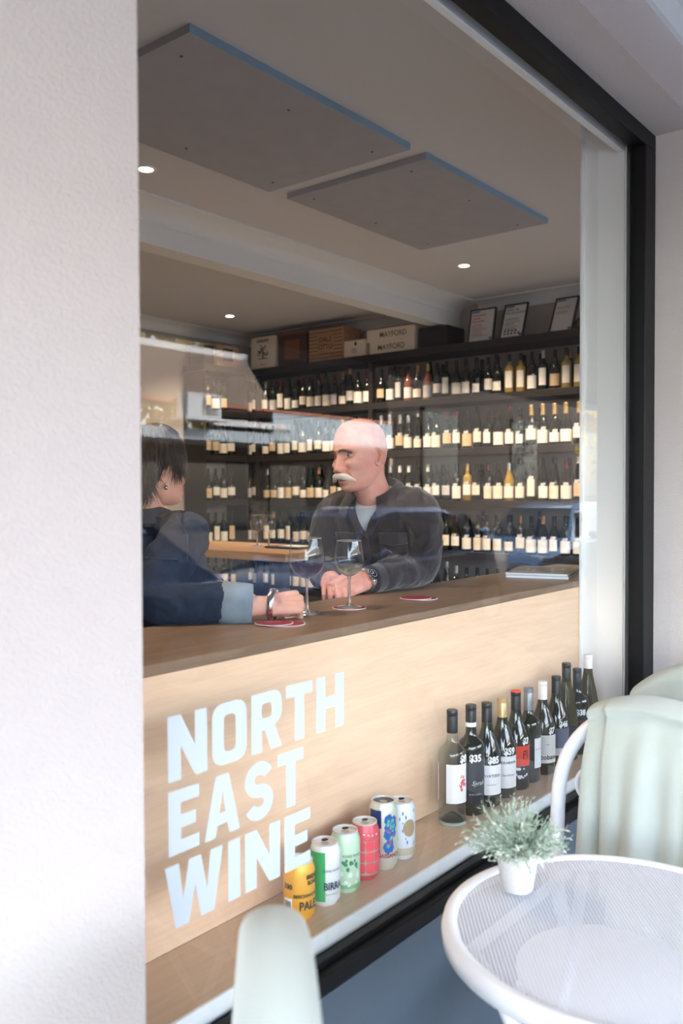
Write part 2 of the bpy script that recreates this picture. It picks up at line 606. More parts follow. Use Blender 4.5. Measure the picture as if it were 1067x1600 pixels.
# vinyl lettering on the glass
def letter(ch):
    S = 0.235            # stroke, cap height 1
    def rect(x0, y0, x1, y1): return [(x0, y0), (x1, y0), (x1, y1), (x0, y1)]
    def rr(x0, y0, x1, y1, r, n=5):
        o = []
        for cx, cy, a0 in ((x1-r, y0+r, -90), (x1-r, y1-r, 0), (x0+r, y1-r, 90), (x0+r, y0+r, 180)):
            for i in range(n+1):
                a = R(a0+90*i/n)
                o.append((cx+r*math.cos(a), cy+r*math.sin(a)))
        return o
    if ch == 'N':
        w = 0.74
        return w, [[(0, 0), (S, 0), (S, .52), (w-S, 0), (w, 0), (w, 1), (w-S, 1), (w-S, .48), (S, 1), (0, 1)]]
    if ch == 'O':
        w = 0.72
        return w, [rr(0, 0, w, 1, .22), rr(S, S*.85, w-S, 1-S*.85, .09)]
    if ch == 'R':
        w = 0.70
        out = [(0, 0), (S, 0), (S, .36), (.30, .36), (.44, 0), (w, 0), (.53, .41)]
        for i in range(6):
            a = R(-60+60*i/5); out.append((w-.2+.2*math.cos(a), .62+.2*math.sin(a)-.0))
        for i in range(6):
            a = R(90*i/5); out.append((w-.2+.2*math.cos(a), .80+.2*math.sin(a)))
        out.append((0, 1))
        return w, [out, rr(S, .56, w-S, .81, .06)]
    if ch == 'T':
        w = 0.66
        c = w/2
        return w, [[(c-S/2, 0), (c+S/2, 0), (c+S/2, .79), (w, .79), (w, 1), (0, 1), (0, .79), (c-S/2, .79)]]
    if ch == 'H':
        w = 0.74
        return w, [[(0, 0), (S, 0), (S, .40), (w-S, .40), (w-S, 0), (w, 0), (w, 1), (w-S, 1), (w-S, .61), (S, .61), (S, 1), (0, 1)]]
    if ch == 'E':
        w = 0.60
        return w, [[(0, 0), (w, 0), (w, .21), (S, .21), (S, .395), (w-.07, .395), (w-.07, .60), (S, .60), (S, .79), (w, .79), (w, 1), (0, 1)]]
    if ch == 'A':
        w = 0.76
        return w, [[(0, 0), (.23, 0), (.275, .19), (w-.275, .19), (w-.23, 0), (w, 0), (.52, 1), (.24, 1)], [(.315, .38), (w-.315, .38), (.38, .72)]]
    if ch == 'S':
        w = 0.68
        pts = []
        # centre line of an S, offset both ways
        cl = []
        for i in range(7):
            a = R(20+70*i/6); cl.append((.34+.222*math.cos(a), .70+.19*math.sin(a)))
        for i in range(9):
            a = R(90+170*i/8); cl.append((.34+.222*math.cos(a), .695+.195*math.sin(a)))
        for i in range(13):
            a = R(80-170*i/12); cl.append((.34+.222*math.cos(a), .305+.195*math.sin(a)))
        for i in range(7):
            a = R(-90-70*i/6); cl.append((.34+.222*math.cos(a), .30+.19*math.sin(a)))
        L, Rr = [], []
        h = S/2*.95
        for i, (x, y) in enumerate(cl):
            x0, y0 = cl[max(i-1, 0)]; x1, y1 = cl[min(i+1, len(cl)-1)]
            d = math.hypot(x1-x0, y1-y0); nx, ny = -(y1-y0)/d, (x1-x0)/d
            L.append((x+nx*h, y+ny*h)); Rr.append((x-nx*h, y-ny*h))
        return w, [L+Rr[::-1]]
    if ch == 'W':
        w = 1.04
        return w, [[(0, 1), (.17, 0), (.41, 0), (.52, .55), (.63, 0), (w-.17, 0), (w, 1), (w-.235, 1), (.735, .42), (.625, 1), (.415, 1), (.305, .42), (.235, 1)]]
    if ch == 'I':
        return S, [rect(0, 0, S, 1)]

M_vinyl = pm('white_vinyl', (0.55, 0.60, 0.63), 0.35)
def letter_row(txt, x0, x1, z0, h):
    gap = 0.10
    ws = [letter(c)[0] for c in txt]
    tot = sum(ws)+gap*(len(txt)-1)
    k = (x1-x0)/tot
    x = x0
    for c, w in zip(txt, ws):
        _, lp = letter(c)
        vs, fs = flat_poly(lp)
        vs = [(a*k, b*h) for a, b in vs]
        mb = plate(vs, fs, (x, GY-0.0062, z0), (1, 0, 0), (0, 0, 1), 0.0004)
        ob('letter', mb, M_vinyl, po)
        x += (w+gap)*k
letter_row('NORTH', 0.908, 1.360, -0.4695, 0.107)
letter_row('EAST', 0.908, 1.237, -0.5905, 0.105)
letter_row('WINE', 0.900, 1.256, -0.7115, 0.105)

# ------------------------------------------------------------------ verandah over the pavement
struct('trim_verandah_soffit', MB().add([(-2.6, 0.92, 1.447), (22, 0.92, 1.447), (22, -2.45, 1.13), (-2.6, -2.45, 1.13),
    (-2.6, 0.92, 1.475), (22, 0.92, 1.475), (22, -2.45, 1.16), (-2.6, -2.45, 1.16)],
    [(0, 1, 2, 3), (7, 6, 5, 4), (0, 4, 5, 1), (1, 5, 6, 2), (2, 6, 7, 3), (3, 7, 4, 0)]), M_roof_brown)
struct('trim_verandah_cornice', MB().add(*(lambda P: ([(x, y, z) for x in (-2.6, 22) for y, z in P], [tuple(range(5, -1, -1)), tuple(range(6, 12))]+[(i, (i+1) % 6, 6+(i+1) % 6, 6+i) for i in range(6)]))(
    [(0.92, 1.422), (0.905, 1.422), (0.86, 1.437), (0.815, 1.437), (0.80, 1.447), (0.92, 1.447)])), M_soffit)
struct('trim_verandah_edge', MB().box(-2.6, 22, -2.50, -2.45, 1.06, 1.26), M_soffit)
struct('roof_shop', MB().box(-2.8, 8.2, 0.92, YB+0.3, 4.0, 4.1), M_pave)
struct('ground', MB().box(-30, 75, -2.75, 1.05, GZ-0.3, GZ), M_pave)
struct('ground_far', MB().box(-30, 75, -32, -11.2, GZ-0.3, GZ), pm('dark_footpath', (0.09, 0.088, 0.085), 0.9))
# ================================================================== fittings of the room
M_panel_front = wood('light_oak_panel', (0.85, 0.595, 0.40), (0.73, 0.49, 0.315), 0.5, axis=0, contrast=0.75)
M_bar_top = wood('brown_oak_top', (0.255, 0.165, 0.105), (0.155, 0.095, 0.058), 0.38, axis=0)
bar = thing('bar_counter', (1.7, 1.49, FZ), 'window bar with pale oak front panel and dark brown oak top', 'bar')
ob('bar_top', MB().box(-0.2, 3.60, 1.302, 1.68, BAR-0.022, BAR), M_bar_top, bar, bevel=0.002)
ob('front_panel', MB().box(-0.2, 2.985, 1.302, 1.320, SILL, BAR-0.022), M_panel_front, bar)
for x in (0.2, 1.9, 3.5):
    ob('support', MB().box(x-0.03, x+0.03, 1.33, 1.39, FZ, BAR-0.022), M_black_frame, bar)

# dark timber tasting bench further in
M_bench = wood('honey_oak', (0.52, 0.285, 0.12), (0.36, 0.18, 0.07), 0.4, axis=1)
M_black_steel = pm('black_steel', (0.018, 0.017, 0.017), 0.45)
bench = thing('tasting_bench', (3.66, 3.9, FZ), 'honey oak tasting bench on black legs behind the drinkers', 'table')
ob('bench_top', MB().box(3.35, 3.97, 3.08, 5.0, BAR-0.045, BAR), M_bench, bench, bevel=0.003)
for x in (3.41, 3.91):
    for y in (3.16, 4.92):
        ob('leg', MB().box(x-0.03, x+0.03, y-0.03, y+0.03, FZ, BAR-0.045), M_black_steel, bench)
ob('stretcher', MB().box(3.44, 3.88, 3.14, 3.18, FZ+0.18, FZ+0.22), M_black_steel, bench)

# acoustic panels screwed to the ceiling
M_acoustic = pm('grey_acoustic_board', (0.46, 0.455, 0.48), 0.95, bump=0.35, bscale=400, var=0.25, vscale=9, vcol=(0.36, 0.35, 0.37))
M_blue_edge = pm('pale_blue_board_edge', (0.32, 0.47, 0.60), 0.8)
M_screw = pm('screw_head', (0.08, 0.08, 0.085), 0.4, 0.8)
for k, (x0, x1) in enumerate(((1.99, 3.296), (3.432, 4.70))):
    lab = ('grey acoustic ceiling panel on the left, its corner hidden by the pier', 'grey acoustic ceiling panel on the right, beside the far downlight')[k]
    t = thing('ceiling_panel', ((x0+x1)/2, 2.70, CZ-0.03), lab, 'ceiling panel', 'acoustic ceiling panels')
    ob('board', MB().box(x0, x1, 2.258, 3.13, CZ-0.03, CZ), M_acoustic, t)
    ob('board_edge', MB().box(x0, x1, 2.252, 2.258, CZ-0.030, CZ), M_blue_edge, t)
    for sx in (x0+0.09, (x0+x1)/2, x1-0.09):
        for sy in (2.40, 3.02):
            ob('screw', MB().lathe([(0.006, -0.002), (0.006, 0.0)], 10, (sx, sy, CZ-0.030)), M_screw, t)

# downlights: recessed fittings, each with its own lamp
M_lamp = pm('lamp_diffuser', (1, 0.95, 0.88), 0.5, emit=(1.0, 0.90, 0.78), estr=14.0)
M_lamp_rim = pm('lamp_rim', (0.85, 0.85, 0.84), 0.4)
def downlight(x, y, label, power=26, cone=115):
    t = thing('downlight', (x, y, CZ-0.004), label, 'downlight', 'recessed ceiling downlights')
    ob('trim_ring', MB().lathe([(0.036, -0.004), (0.047, -0.006), (0.049, 0.003), (0.036, 0.003)], 28, (x, y, CZ-0.003), cap=False), M_lamp_rim, t, smooth=True)
    ob('diffuser', MB().lathe([(0.036, -0.0045), (0.036, -0.001)], 28, (x, y, CZ)), M_lamp, t)
    ld = bpy.data.lights.new('downlight_lamp', 'SPOT')
    ld.energy = power*1.1
    ld.color = (1.0, 0.80, 0.58)
    ld.spot_size = R(cone)
    ld.spot_blend = 0.6
    ld.shadow_soft_size = 0.04
    lo = bpy.data.objects.new('downlight_lamp', ld)
    COL.objects.link(lo)
    lo.parent = t
    lo.location = (0, 0, -0.02)
    return t
downlight(2.735, 3.421, 'lit downlight beside the pier, left of the grey panels', 36)
downlight(5.297, 3.169, 'lit downlight right of the grey ceiling panels, near the framed notices', 80)
downlight(5.468, 5.686, 'lit downlight in the rear ceiling beyond the beam', 30)
for x, y, lab in ((5.30, 2.1, 'downlight near the shop front, out of the window view'), (5.40, 4.45, 'downlight hidden behind the dropped beam'),
                  (0.6, 3.42, 'downlight over the left of the room, behind the pier'), (1.25, 2.15, 'unseen downlight added above the drinkers to brighten them'), (1.2, 4.9, 'downlight of the rear ceiling behind the pier')):  # the one above the drinkers is added to light their faces
    downlight(x, y, lab, 80 if x > 5 else (48 if y < 2.5 else 36))
# ================================================================== shelving along the right wall and the rear corner
M_shelf = pm('black_brown_shelving', (0.018, 0.0145, 0.0125), 0.45, var=0.4, vscale=5, stretch=(8, 1, 8), vcol=(0.018, 0.015, 0.013))
ROWS = [0.765, 0.345, -0.078, -0.492, -0.915]     # upper faces of the bottle shelves
TOPB = 1.185                                       # upper face of the top board
SX0 = 6.085                                        # front edge of the side-wall shelves
YF, YM, YE = 2.30, 4.585, 6.34
shelf = thing('wine_shelving', (6.24, 4.3, FZ), 'tall black wine shelving covering the right-hand wall', 'shelving')
for y0, y1, bay in ((YF, YM, 'right'), (YM, YE, 'left')):
    for z in ROWS:
        ob('shelf_board', MB().box(SX0, XW-0.005, y0+0.021, y1-0.021, z-0.055, z), M_shelf, shelf, bevel=0.002)
    ob('top_board', MB().box(SX0-0.02, XW-0.005, y0-0.02, y1+0.0, TOPB-0.06, TOPB), M_shelf, shelf, bevel=0.002)
    ob('base_board', MB().box(SX0, XW-0.005, y0+0.021, y1-0.021, FZ, FZ+0.09), M_shelf, shelf)
for y in (YF, YM, 5.965):
    for x in (SX0+0.001, ):
        ob('upright', MB().box(x, x+0.05, y-0.02, y+0.02, FZ, TOPB-0.06), M_shelf, shelf)
ob('upright', MB().box(SX0+0.001, XW-0.005, YE-0.02, YE+0.015, FZ, TOPB-0.06), M_shelf, shelf)
corner = thing('corner_shelving', (5.76, 6.2, FZ), 'short black wine shelving on the rear wall, in the corner', 'shelving')
CX0, CX1 = 5.50, 6.06
for z in ROWS:
    ob('shelf_board', MB().box(CX0+0.02, CX1, 6.06, YB-0.02, z-0.055, z), M_shelf, corner, bevel=0.002)
ob('top_board', MB().box(CX0-0.02, CX1, 6.04, YB-0.02, TOPB-0.06, TOPB), M_shelf, corner, bevel=0.002)
for x in (CX0, CX1-0.02):
    ob('side_panel', MB().box(x, x+0.02, 6.062, YB-0.02, FZ, TOPB-0.06), M_shelf, corner)

# ------------------------------------------------------------------ bottles
def glassmat(name, col, rough=0.06, trans=0.0):
    return pm(name, col, rough, spec=0.6, coat=0.3, trans=trans)
G_DARK = glassmat('dark_bottle_glass', (0.010, 0.011, 0.008))
G_GREEN = glassmat('olive_bottle_glass', (0.050, 0.045, 0.012))
G_GOLD = glassmat('golden_wine_bottle', (0.62, 0.42, 0.10), 0.08, 0.45)
G_ROSE = glassmat('rose_wine_bottle', (0.42, 0.11, 0.045), 0.08, 0.35)
CAPS = {
    'black': pm('black_capsule', (0.013, 0.013, 0.015), 0.35),
    'dark red': pm('dark_red_capsule', (0.09, 0.012, 0.015), 0.35),
    'gold': pm('gold_capsule', (0.72, 0.50, 0.20), 0.35, 0.6),
    'white': pm('white_capsule', (0.80, 0.80, 0.78), 0.4),
    'copper': pm('copper_capsule', (0.50, 0.26, 0.12), 0.4, 0.4),
    'silver': pm('silver_capsule', (0.62, 0.63, 0.64), 0.3, 0.7),
}
def label_mat(name, col, ink, style):
    """printed paper: a few rows of tiny type and a mark, on a plain ground"""
    m = bpy.data.materials.new(name)
    m.use_nodes = True
    nt = m.node_tree
    b = nt.nodes['Principled BSDF']
    b.inputs['Roughness'].default_value = 0.6
    tc = _n(nt, 'ShaderNodeTexCoord')
    sp = _n(nt, 'ShaderNodeSeparateXYZ')
    nt.links.new(tc.outputs['Generated'], sp.inputs[0])
    def math_(op, a, bv):
        n = _n(nt, 'ShaderNodeMath', operation=op)
        for i, q in enumerate((a, bv)):
            if isinstance(q, (int, float)): n.inputs[i].default_value = q
            else: nt.links.new(q, n.inputs[i])
        return n.outputs[0]
    z, y = sp.outputs['Z'], sp.outputs['Y']
    lines = math_('GREATER_THAN', math_('SINE', math_('MULTIPLY', z, 58.0), 0), 0.45)
    no = _n(nt, 'ShaderNodeTexNoise')
    no.inputs['Scale'].default_value = 26
    nt.links.new(tc.outputs['Generated'], no.inputs['Vector'])
    wordy = math_('GREATER_THAN', no.outputs[0], 0.5)
    lo, hi = ((0.2, 0.62), (0.35, 0.8), (0.12, 0.4))[style]
    band = math_('MULTIPLY', math_('GREATER_THAN', z, lo), math_('LESS_THAN', z, hi))
    side = math_('MULTIPLY', math_('GREATER_THAN', y, 0.25), math_('LESS_THAN', y, 0.75))
    fac = math_('MULTIPLY', math_('MULTIPLY', lines, wordy), math_('MULTIPLY', band, side))
    fac = math_('MULTIPLY', fac, 0.55)
    mx = _n(nt, 'ShaderNodeMixRGB')
    mx.inputs['Color1'].default_value = (*col, 1)
    mx.inputs['Color2'].default_value = (*ink, 1)
    nt.links.new(fac, mx.inputs['Fac'])
    nt.links.new(mx.outputs[0], b.inputs['Base Color'])
    MATS[name] = m
    return m
LABS = {
    'white': label_mat('white_paper_label', (0.86, 0.82, 0.77), (0.25, 0.2, 0.18), 0),
    'cream': label_mat('cream_paper_label', (0.84, 0.74, 0.60), (0.22, 0.15, 0.1), 1),
    'off-white': label_mat('off_white_paper_label', (0.85, 0.79, 0.70), (0.4, 0.25, 0.2), 2),
    'tan': label_mat('tan_paper_label', (0.66, 0.49, 0.30), (0.15, 0.1, 0.05), 0),
    'pale grey': label_mat('grey_paper_label', (0.60, 0.57, 0.58), (0.2, 0.2, 0.25), 1),
    'red': label_mat('red_paper_label', (0.72, 0.035, 0.03), (0.9, 0.8, 0.7), 2),
    'olive': label_mat('olive_paper_label', (0.16, 0.17, 0.05), (0.6, 0.55, 0.35), 1),
    'lilac': label_mat('lilac_paper_label', (0.52, 0.46, 0.54), (0.3, 0.2, 0.3), 2),
    'dark': label_mat('dark_paper_label', (0.04, 0.035, 0.04), (0.7, 0.65, 0.6), 0),
}
# profile families: body outline, start of the capsule, label band
def prof_bordeaux(h):
    r = 0.0375
    return [(r*0.9, 0), (r, 0.006), (r, h*0.60), (r*0.97, h*0.635), (r*0.80, h*0.67), (r*0.52, h*0.70), (0.0150, h*0.735), (0.0138, h*0.80), (0.0138, h*0.985), (0.0120, h*0.987)]
def prof_burgundy(h):
    r = 0.0405
    return [(r*0.9, 0), (r, 0.006), (r, h*0.44), (r*0.96, h*0.50), (r*0.84, h*0.57), (r*0.66, h*0.64), (r*0.50, h*0.70), (0.0160, h*0.76), (0.0140, h*0.83), (0.0138, h*0.985), (0.012, h*0.987)]
def prof_flute(h):
    r = 0.0370
    return [(r*0.9, 0), (r, 0.006), (r, h*0.42), (r*0.93, h*0.50), (r*0.78, h*0.60), (r*0.60, h*0.70), (r*0.46, h*0.78), (0.0145, h*0.86), (0.0135, h*0.985), (0.012, h*0.987)]
def prof_champagne(h):
    r = 0.0440
    return [(r*0.9, 0), (r, 0.008), (r, h*0.42), (r*0.95, h*0.49), (r*0.80, h*0.57), (r*0.60, h*0.65), (r*0.45, h*0.72), (0.0165, h*0.80), (0.0155, h*0.93), (0.0175, h*0.96), (0.0150, h*0.985)]
def cap_prof(h, kind):
    if kind == 'champagne':
        return [(0.0200, h*0.71), (0.0176, h*0.80), (0.0165, h*0.925), (0.0188, h*0.955), (0.0188, h*0.975), (0.0165, h*0.998), (0.008, h)]
    return [(0.0150, h*0.80), (0.0150, h*0.955), (0.0157, h*0.957), (0.0157, h*0.994), (0.0145, h), (0.0, h)]
KINDS = {'bordeaux': (prof_bordeaux, 0.30), 'burgundy': (prof_burgundy, 0.296), 'flute': (prof_flute, 0.33), 'champagne': (prof_champagne, 0.315)}
BOT = {}
def bottle_meshes(kind, lab):
    """shared meshes: body, capsule, label patch (label faces -x)"""
    k = (kind, lab)
    if k in BOT: return BOT[k]
    pf, h = KINDS[kind]
    pr = pf(h)
    body = MB().lathe(pr, 18).mesh('bottle_'+kind, True, 50)
    cap = MB().lathe(cap_prof(h, kind), 14).mesh('capsule_'+kind, True, 40)
    r = max(p[0] for p in pr)+0.0006
    z0, z1, half = {'low': (0.022, 0.112, 1.25), 'tall': (0.035, 0.165, 0.80), 'mid': (0.045, 0.130, 1.15), 'wide': (0.016, 0.116, 1.45), 'small': (0.022, 0.092, 1.10)}[lab]
    z1 = min(z1, h*(0.58 if kind == 'bordeaux' else 0.41))
    vs, fs = [], []
    n = 9
    for j, z in enumerate((z0, z1)):
        for i in range(n):
            a = math.pi - half + 2*half*i/(n-1)
            vs.append((r*math.cos(a), r*math.sin(a), z))
    fs = [(i, i+1, n+i+1, n+i) for i in range(n-1)]
    lm = bpy.data.meshes.new('label_'+lab)
    lm.from_pydata(vs, [], fs)
    lm.polygons.foreach_set('use_smooth', [True]*len(lm.polygons))
    for me in (body, cap, lm): me.materials.append(G_DARK)
    BOT[k] = (body, cap, lm)
    return BOT[k]

def omat(o, m):
    o.material_slots[0].link = 'OBJECT'
    o.material_slots[0].material = m

def shelf_bottle(loc, rz, kind, glass, capc, labc, labk, label, group):
    body, cap, lm = bottle_meshes(kind, labk)
    o = bpy.data.objects.new('wine_bottle', body)
    COL.objects.link(o)
    o.location = loc
    o.rotation_euler = (0, 0, rz)
    omat(o, glass)
    setp(o, label, 'bottle', group)
    c = bpy.data.objects.new('capsule', cap)
    COL.objects.link(c); c.parent = o; omat(c, CAPS[capc])
    if labc:
        l = bpy.data.objects.new('label', lm)
        COL.objects.link(l); l.parent = o; omat(l, LABS[labc])
    return o

PRICE = {}
def price_mark(o, txt, kind, labk):
    k = (txt, kind, labk)
    if k not in PRICE:
        r = max(p[0] for p in KINDS[kind][0](KINDS[kind][1]))
        z1 = {'low': .112, 'tall': .165, 'mid': .130, 'wide': .116, 'small': .092}[labk]
        z1 = min(z1, KINDS[kind][1]*(0.58 if kind == 'bordeaux' else 0.41))
        vs, fs = text_verts(txt, .026, 'CENTER', .0014, .15, .9)
        m = MB().add(wrap(vs, r-.001, math.pi, z1+.004, .0022), fs).mesh('price', clean=False)
        m.materials.append(M_MARK)
        PRICE[k] = m
    p = bpy.data.objects.new('price', PRICE[k])
    COL.objects.link(p); p.parent = o
M_MARK = pm('white_marker_ink', (0.86, 0.86, 0.84), 0.6)
rng = random.Random(11)
GLN = {'dark': G_DARK, 'olive': G_GREEN, 'golden': G_GOLD, 'rose': G_ROSE}
SHELFN = ['top', 'second', 'third', 'fourth', 'lowest']
def pick(row, bay, u):
    """what stands where, read off the photograph: u runs 0 (far left) to 1 (near right) within a bay"""
    kind = rng.choices(['burgundy', 'bordeaux', 'flute', 'champagne'], [5, 4, 1, 0.3])[0]
    glass = 'dark'
    cap = rng.choices(['black', 'dark red', 'copper', 'silver', 'gold'], [9, 2, 1, 0.7, 0.6])[0]
    lab = rng.choices(['white', 'cream', 'off-white', 'tan', 'pale grey'], [6, 5, 5, 1, 0.5])[0]
    lk = rng.choices(['low', 'mid', 'small', 'wide', 'tall'], [5, 3, 2, 2, 1.2])[0]
    if bay == 'right':
        if row == 0:
            if 0.12 < u < 0.17 or 0.20 < u < 0.25: glass = 'rose'
            if 0.56 < u < 0.65 or 0.78 < u < 0.90: glass = 'golden'
            if glass == 'golden': kind, cap, lab, lk = 'bordeaux', 'black', 'off-white', 'tall'
        if row == 1:
            if u > 0.66: kind, cap = 'champagne', 'gold'
            elif u < 0.1: kind, cap = 'champagne', 'silver'
            elif rng.random() < 0.3: kind = 'flute'
        if row == 2:
            if rng.random() < 0.3: cap = 'white'
            if 0.40 < u < 0.45 or 0.58 < u < 0.63: glass = 'golden'
            if u > 0.6 and rng.random() < 0.3: kind = 'flute'
        if row == 3:
            if 0.18 < u < 0.3: lab = 'olive'
            if rng.random() < 0.25: cap = rng.choice(['copper', 'white'])
    else:
        if row == 0 and 0.55 < u < 0.8: lab = rng.choice(['lilac', 'cream', 'pale grey'])
        if row == 2 and u > 0.88: lab, lk = 'red', 'mid'
    return kind, glass, cap, lab, lk

def fill_row(row, bay, y0, y1, step, skip=lambda y: False):
    z = ROWS[row]+0.0005
    n = max(1, int((y0-y1)/step))
    left_to_right = []
    for i in range(n):
        y = y0-(i+0.5)*(y0-y1)/n
        left_to_right.append(y)
    for i, y in enumerate(left_to_right):
        if skip(y): continue
        kind, glass, cap, lab, lk = pick(row, bay, i/n)
        x = SX0+0.060+rng.uniform(-0.006, 0.010)
        txt = '%s %s-labelled wine bottle with %s capsule, %s from the left, %s shelf, %s bay' % (
            glass, lab.replace(' ', '-'), cap.replace(' ', '-'), ORD[i], SHELFN[row], bay)
        bt = shelf_bottle((x, y+rng.uniform(-0.004, 0.004), z), rng.uniform(-0.15, 0.55), kind, GLN[glass], cap, lab, lk, txt,
                     'bottles on the %s shelf of the %s bay' % (SHELFN[row], bay))
        if bay == 'right' and row in (1, 2, 3) and rng.random() < .85:
            price_mark(bt, rng.choice(['$25', '$32', '$18', '$45', '$27', '$36']), kind, lk)

for row in range(5):
    fill_row(row, 'right', YM-0.03, 2.46, 0.0935)
    fill_row(row, 'left', 5.935, YM+0.03, 0.0935)
# the few at the far end of the long shelf and in the corner unit
for row in range(5):
    z = ROWS[row]+0.0005
    for i, y in enumerate((6.22, 6.13, 6.04)):
        g = ('dark', 'olive')[rng.random() < 0.2]
        lab = rng.choice(['white', 'cream', 'off-white'])
        shelf_bottle((SX0+0.065, y, z), rng.uniform(0, 0.5), rng.choice(['burgundy', 'bordeaux']), GLN[g], 'black', lab, rng.choice(['low', 'mid']),
                     '%s bottle with %s label, %s left of the corner post, %s shelf' % (g, lab, ORD[2-i], SHELFN[row]), 'bottles left of the corner post')
    for i, x in enumerate((5.585, 5.685, 5.785, 5.885)):
        if row == 0 and i > 2: continue
        lab = rng.choice(['cream', 'off-white', 'tan'])
        kd = rng.choice(['burgundy', 'bordeaux'])
        shelf_bottle((x, 6.12, z), R(90)+rng.uniform(-0.6, 0.0), kd, G_DARK, 'black', lab, rng.choice(['low', 'tall', 'mid']),
                     'dark %s bottle with %s label, %s from the left in the corner unit, %s shelf' % (kd, lab, ORD[i], SHELFN[row]), 'bottles in the corner unit')
# second rank, standing behind the front bottles
for row in range(4):
    z = ROWS[row]+0.0005
    for y0, y1, bay in ((YM-0.07, 2.50, 'right'), (5.90, YM+0.08, 'left')):
        n = int((y0-y1)/0.125)
        for i in range(n):
            y = y0-(i+0.5)*(y0-y1)/n
            if rng.random() < 0.30: continue
            kd = rng.choice(['burgundy', 'bordeaux', 'bordeaux', 'flute'])
            cap = rng.choices(['black', 'copper', 'white', 'dark red'], [9, 1.5, 1, 1])[0]
            shelf_bottle((SX0+0.175+rng.uniform(-0.01, 0.02), y, z), rng.uniform(-0.2, 0.3), kd, G_DARK, cap, None, 'low',
                         'dark bottle with %s capsule in the back rank, %s shelf, %s bay, %s gap' % (cap.replace(' ', '-'), SHELFN[row], bay, ORD[i]),
                         'bottles in the back rank of the shelves')
# ================================================================== the street that mirrors in the window
M_road = pm('road_asphalt', (0.10, 0.10, 0.11), 0.9, bump=0.4, bscale=120)
RZ = GZ-0.15         # the road lies a step below the pavement
struct('ground_road', MB().box(-30, 75, -11.2, -2.75, RZ-0.1, RZ), M_road)

M_brick_far = pm('rendered_far_wall', (0.085, 0.070, 0.060), 0.9, var=0.3, vscale=2)  # tone darkened to stand in for the shade under the awning
M_tiles = pm('brown_roof_tiles', (0.27, 0.20, 0.15), 0.8, var=0.6, vscale=2.5, stretch=(6, 1, 1), vcol=(0.17, 0.125, 0.095))
M_fascia = pm('pale_blue_fascia', (0.42, 0.50, 0.55), 0.5)
M_fascia_red = pm('terracotta_gutter', (0.42, 0.15, 0.09), 0.6)
M_dkglass = pm('dark_window_glass', (0.02, 0.025, 0.03), 0.05, spec=0.6)
shop2 = thing('shop_building', (8, -14, GZ), 'low shop building with tiled roof across the street, mirrored in the glass', 'building')
ob('wall', MB().box(-12, 19.8, -20, -14.0, GZ, 1.3), M_brick_far, shop2)
ob('awning', MB().box(-12, 19.8, -14.0, -12.05, 1.15, 1.25), M_soffit, shop2)
ob('fascia', MB().box(15.0, 19.8, -12.05, -11.97, 1.20, 1.86), M_fascia, shop2)
ob('fascia', MB().box(-12, 15.0, -12.05, -11.97, 1.12, 1.36), M_fascia, shop2)
ob('gutter', MB().box(-12, 19.8, -12.10, -11.94, 1.87, 1.93), M_fascia_red, shop2)
ob('sign_board', MB().box(13.05, 15.6, -11.97, -11.92, 1.46, 1.60), M_soffit, shop2)
ob('bracket', MB().box(11.9, 13.05, -11.97, -11.5, 1.50, 1.555), M_soffit, shop2)
ob('roof', MB().add([(-12.5, -12.1, 1.9), (15.2, -12.1, 1.9), (19.6, -17.5, 4.15), (-12.5, -17.5, 4.15), (-12.5, -12.1, 1.8), (15.2, -12.1, 1.8), (19.6, -17.5, 4.05), (-12.5, -17.5, 4.05)],
   [(0, 1, 2, 3), (7, 6, 5, 4), (0, 4, 5, 1), (1, 5, 6, 2), (2, 6, 7, 3), (3, 7, 4, 0)]), M_tiles, shop2)
ob('ridge_capping', MB().box(-12.5, 19.6, -17.65, -17.4, 4.08, 4.30), M_soffit, shop2)
for x in (-4, -1, 2, 5, 8, 11, 14, 17):
    w = ob('shop_window', MB().box(x, x+2.2, -14.02, -13.96, GZ+0.5, 0.7), M_dkglass, shop2)
    ob('window_frame', MB().box(x-0.06, x, -14.03, -13.94, GZ+0.5, 0.7).box(x+2.2, x+2.26, -14.03, -13.94, GZ+0.5, 0.7).box(x-0.06, x+2.26, -14.03, -13.94, 0.7, 0.77), pm('shopfront_dark_frame', (.05, .042, .038), .6), w)
acu = thing('air_conditioner', (12.4, -11.7, 1.56), 'white air conditioner unit on the shop awning across the street', 'air conditioner')
ob('casing', MB().box(12.0, 12.95, -11.92, -11.55, 1.56, 2.06), M_soffit, acu, bevel=0.02)
mb = MB()
for k in range(9):
    mb.box(12.40, 12.86, -11.55, -11.54, 1.61+k*0.048, 1.635+k*0.048)
ob('grille', mb, pm('unit_grille', (0.35, 0.35, 0.35), 0.5), acu)
ob('fan', MB().lathe([(0.21, 0), (0.21, 0.008)], 20).xf(Matrix.Translation((12.63, -11.549, 1.82)) @ Matrix.Rotation(R(90), 4, 'X')), pm('unit_fan', (0.12, 0.12, 0.12), 0.5), acu)

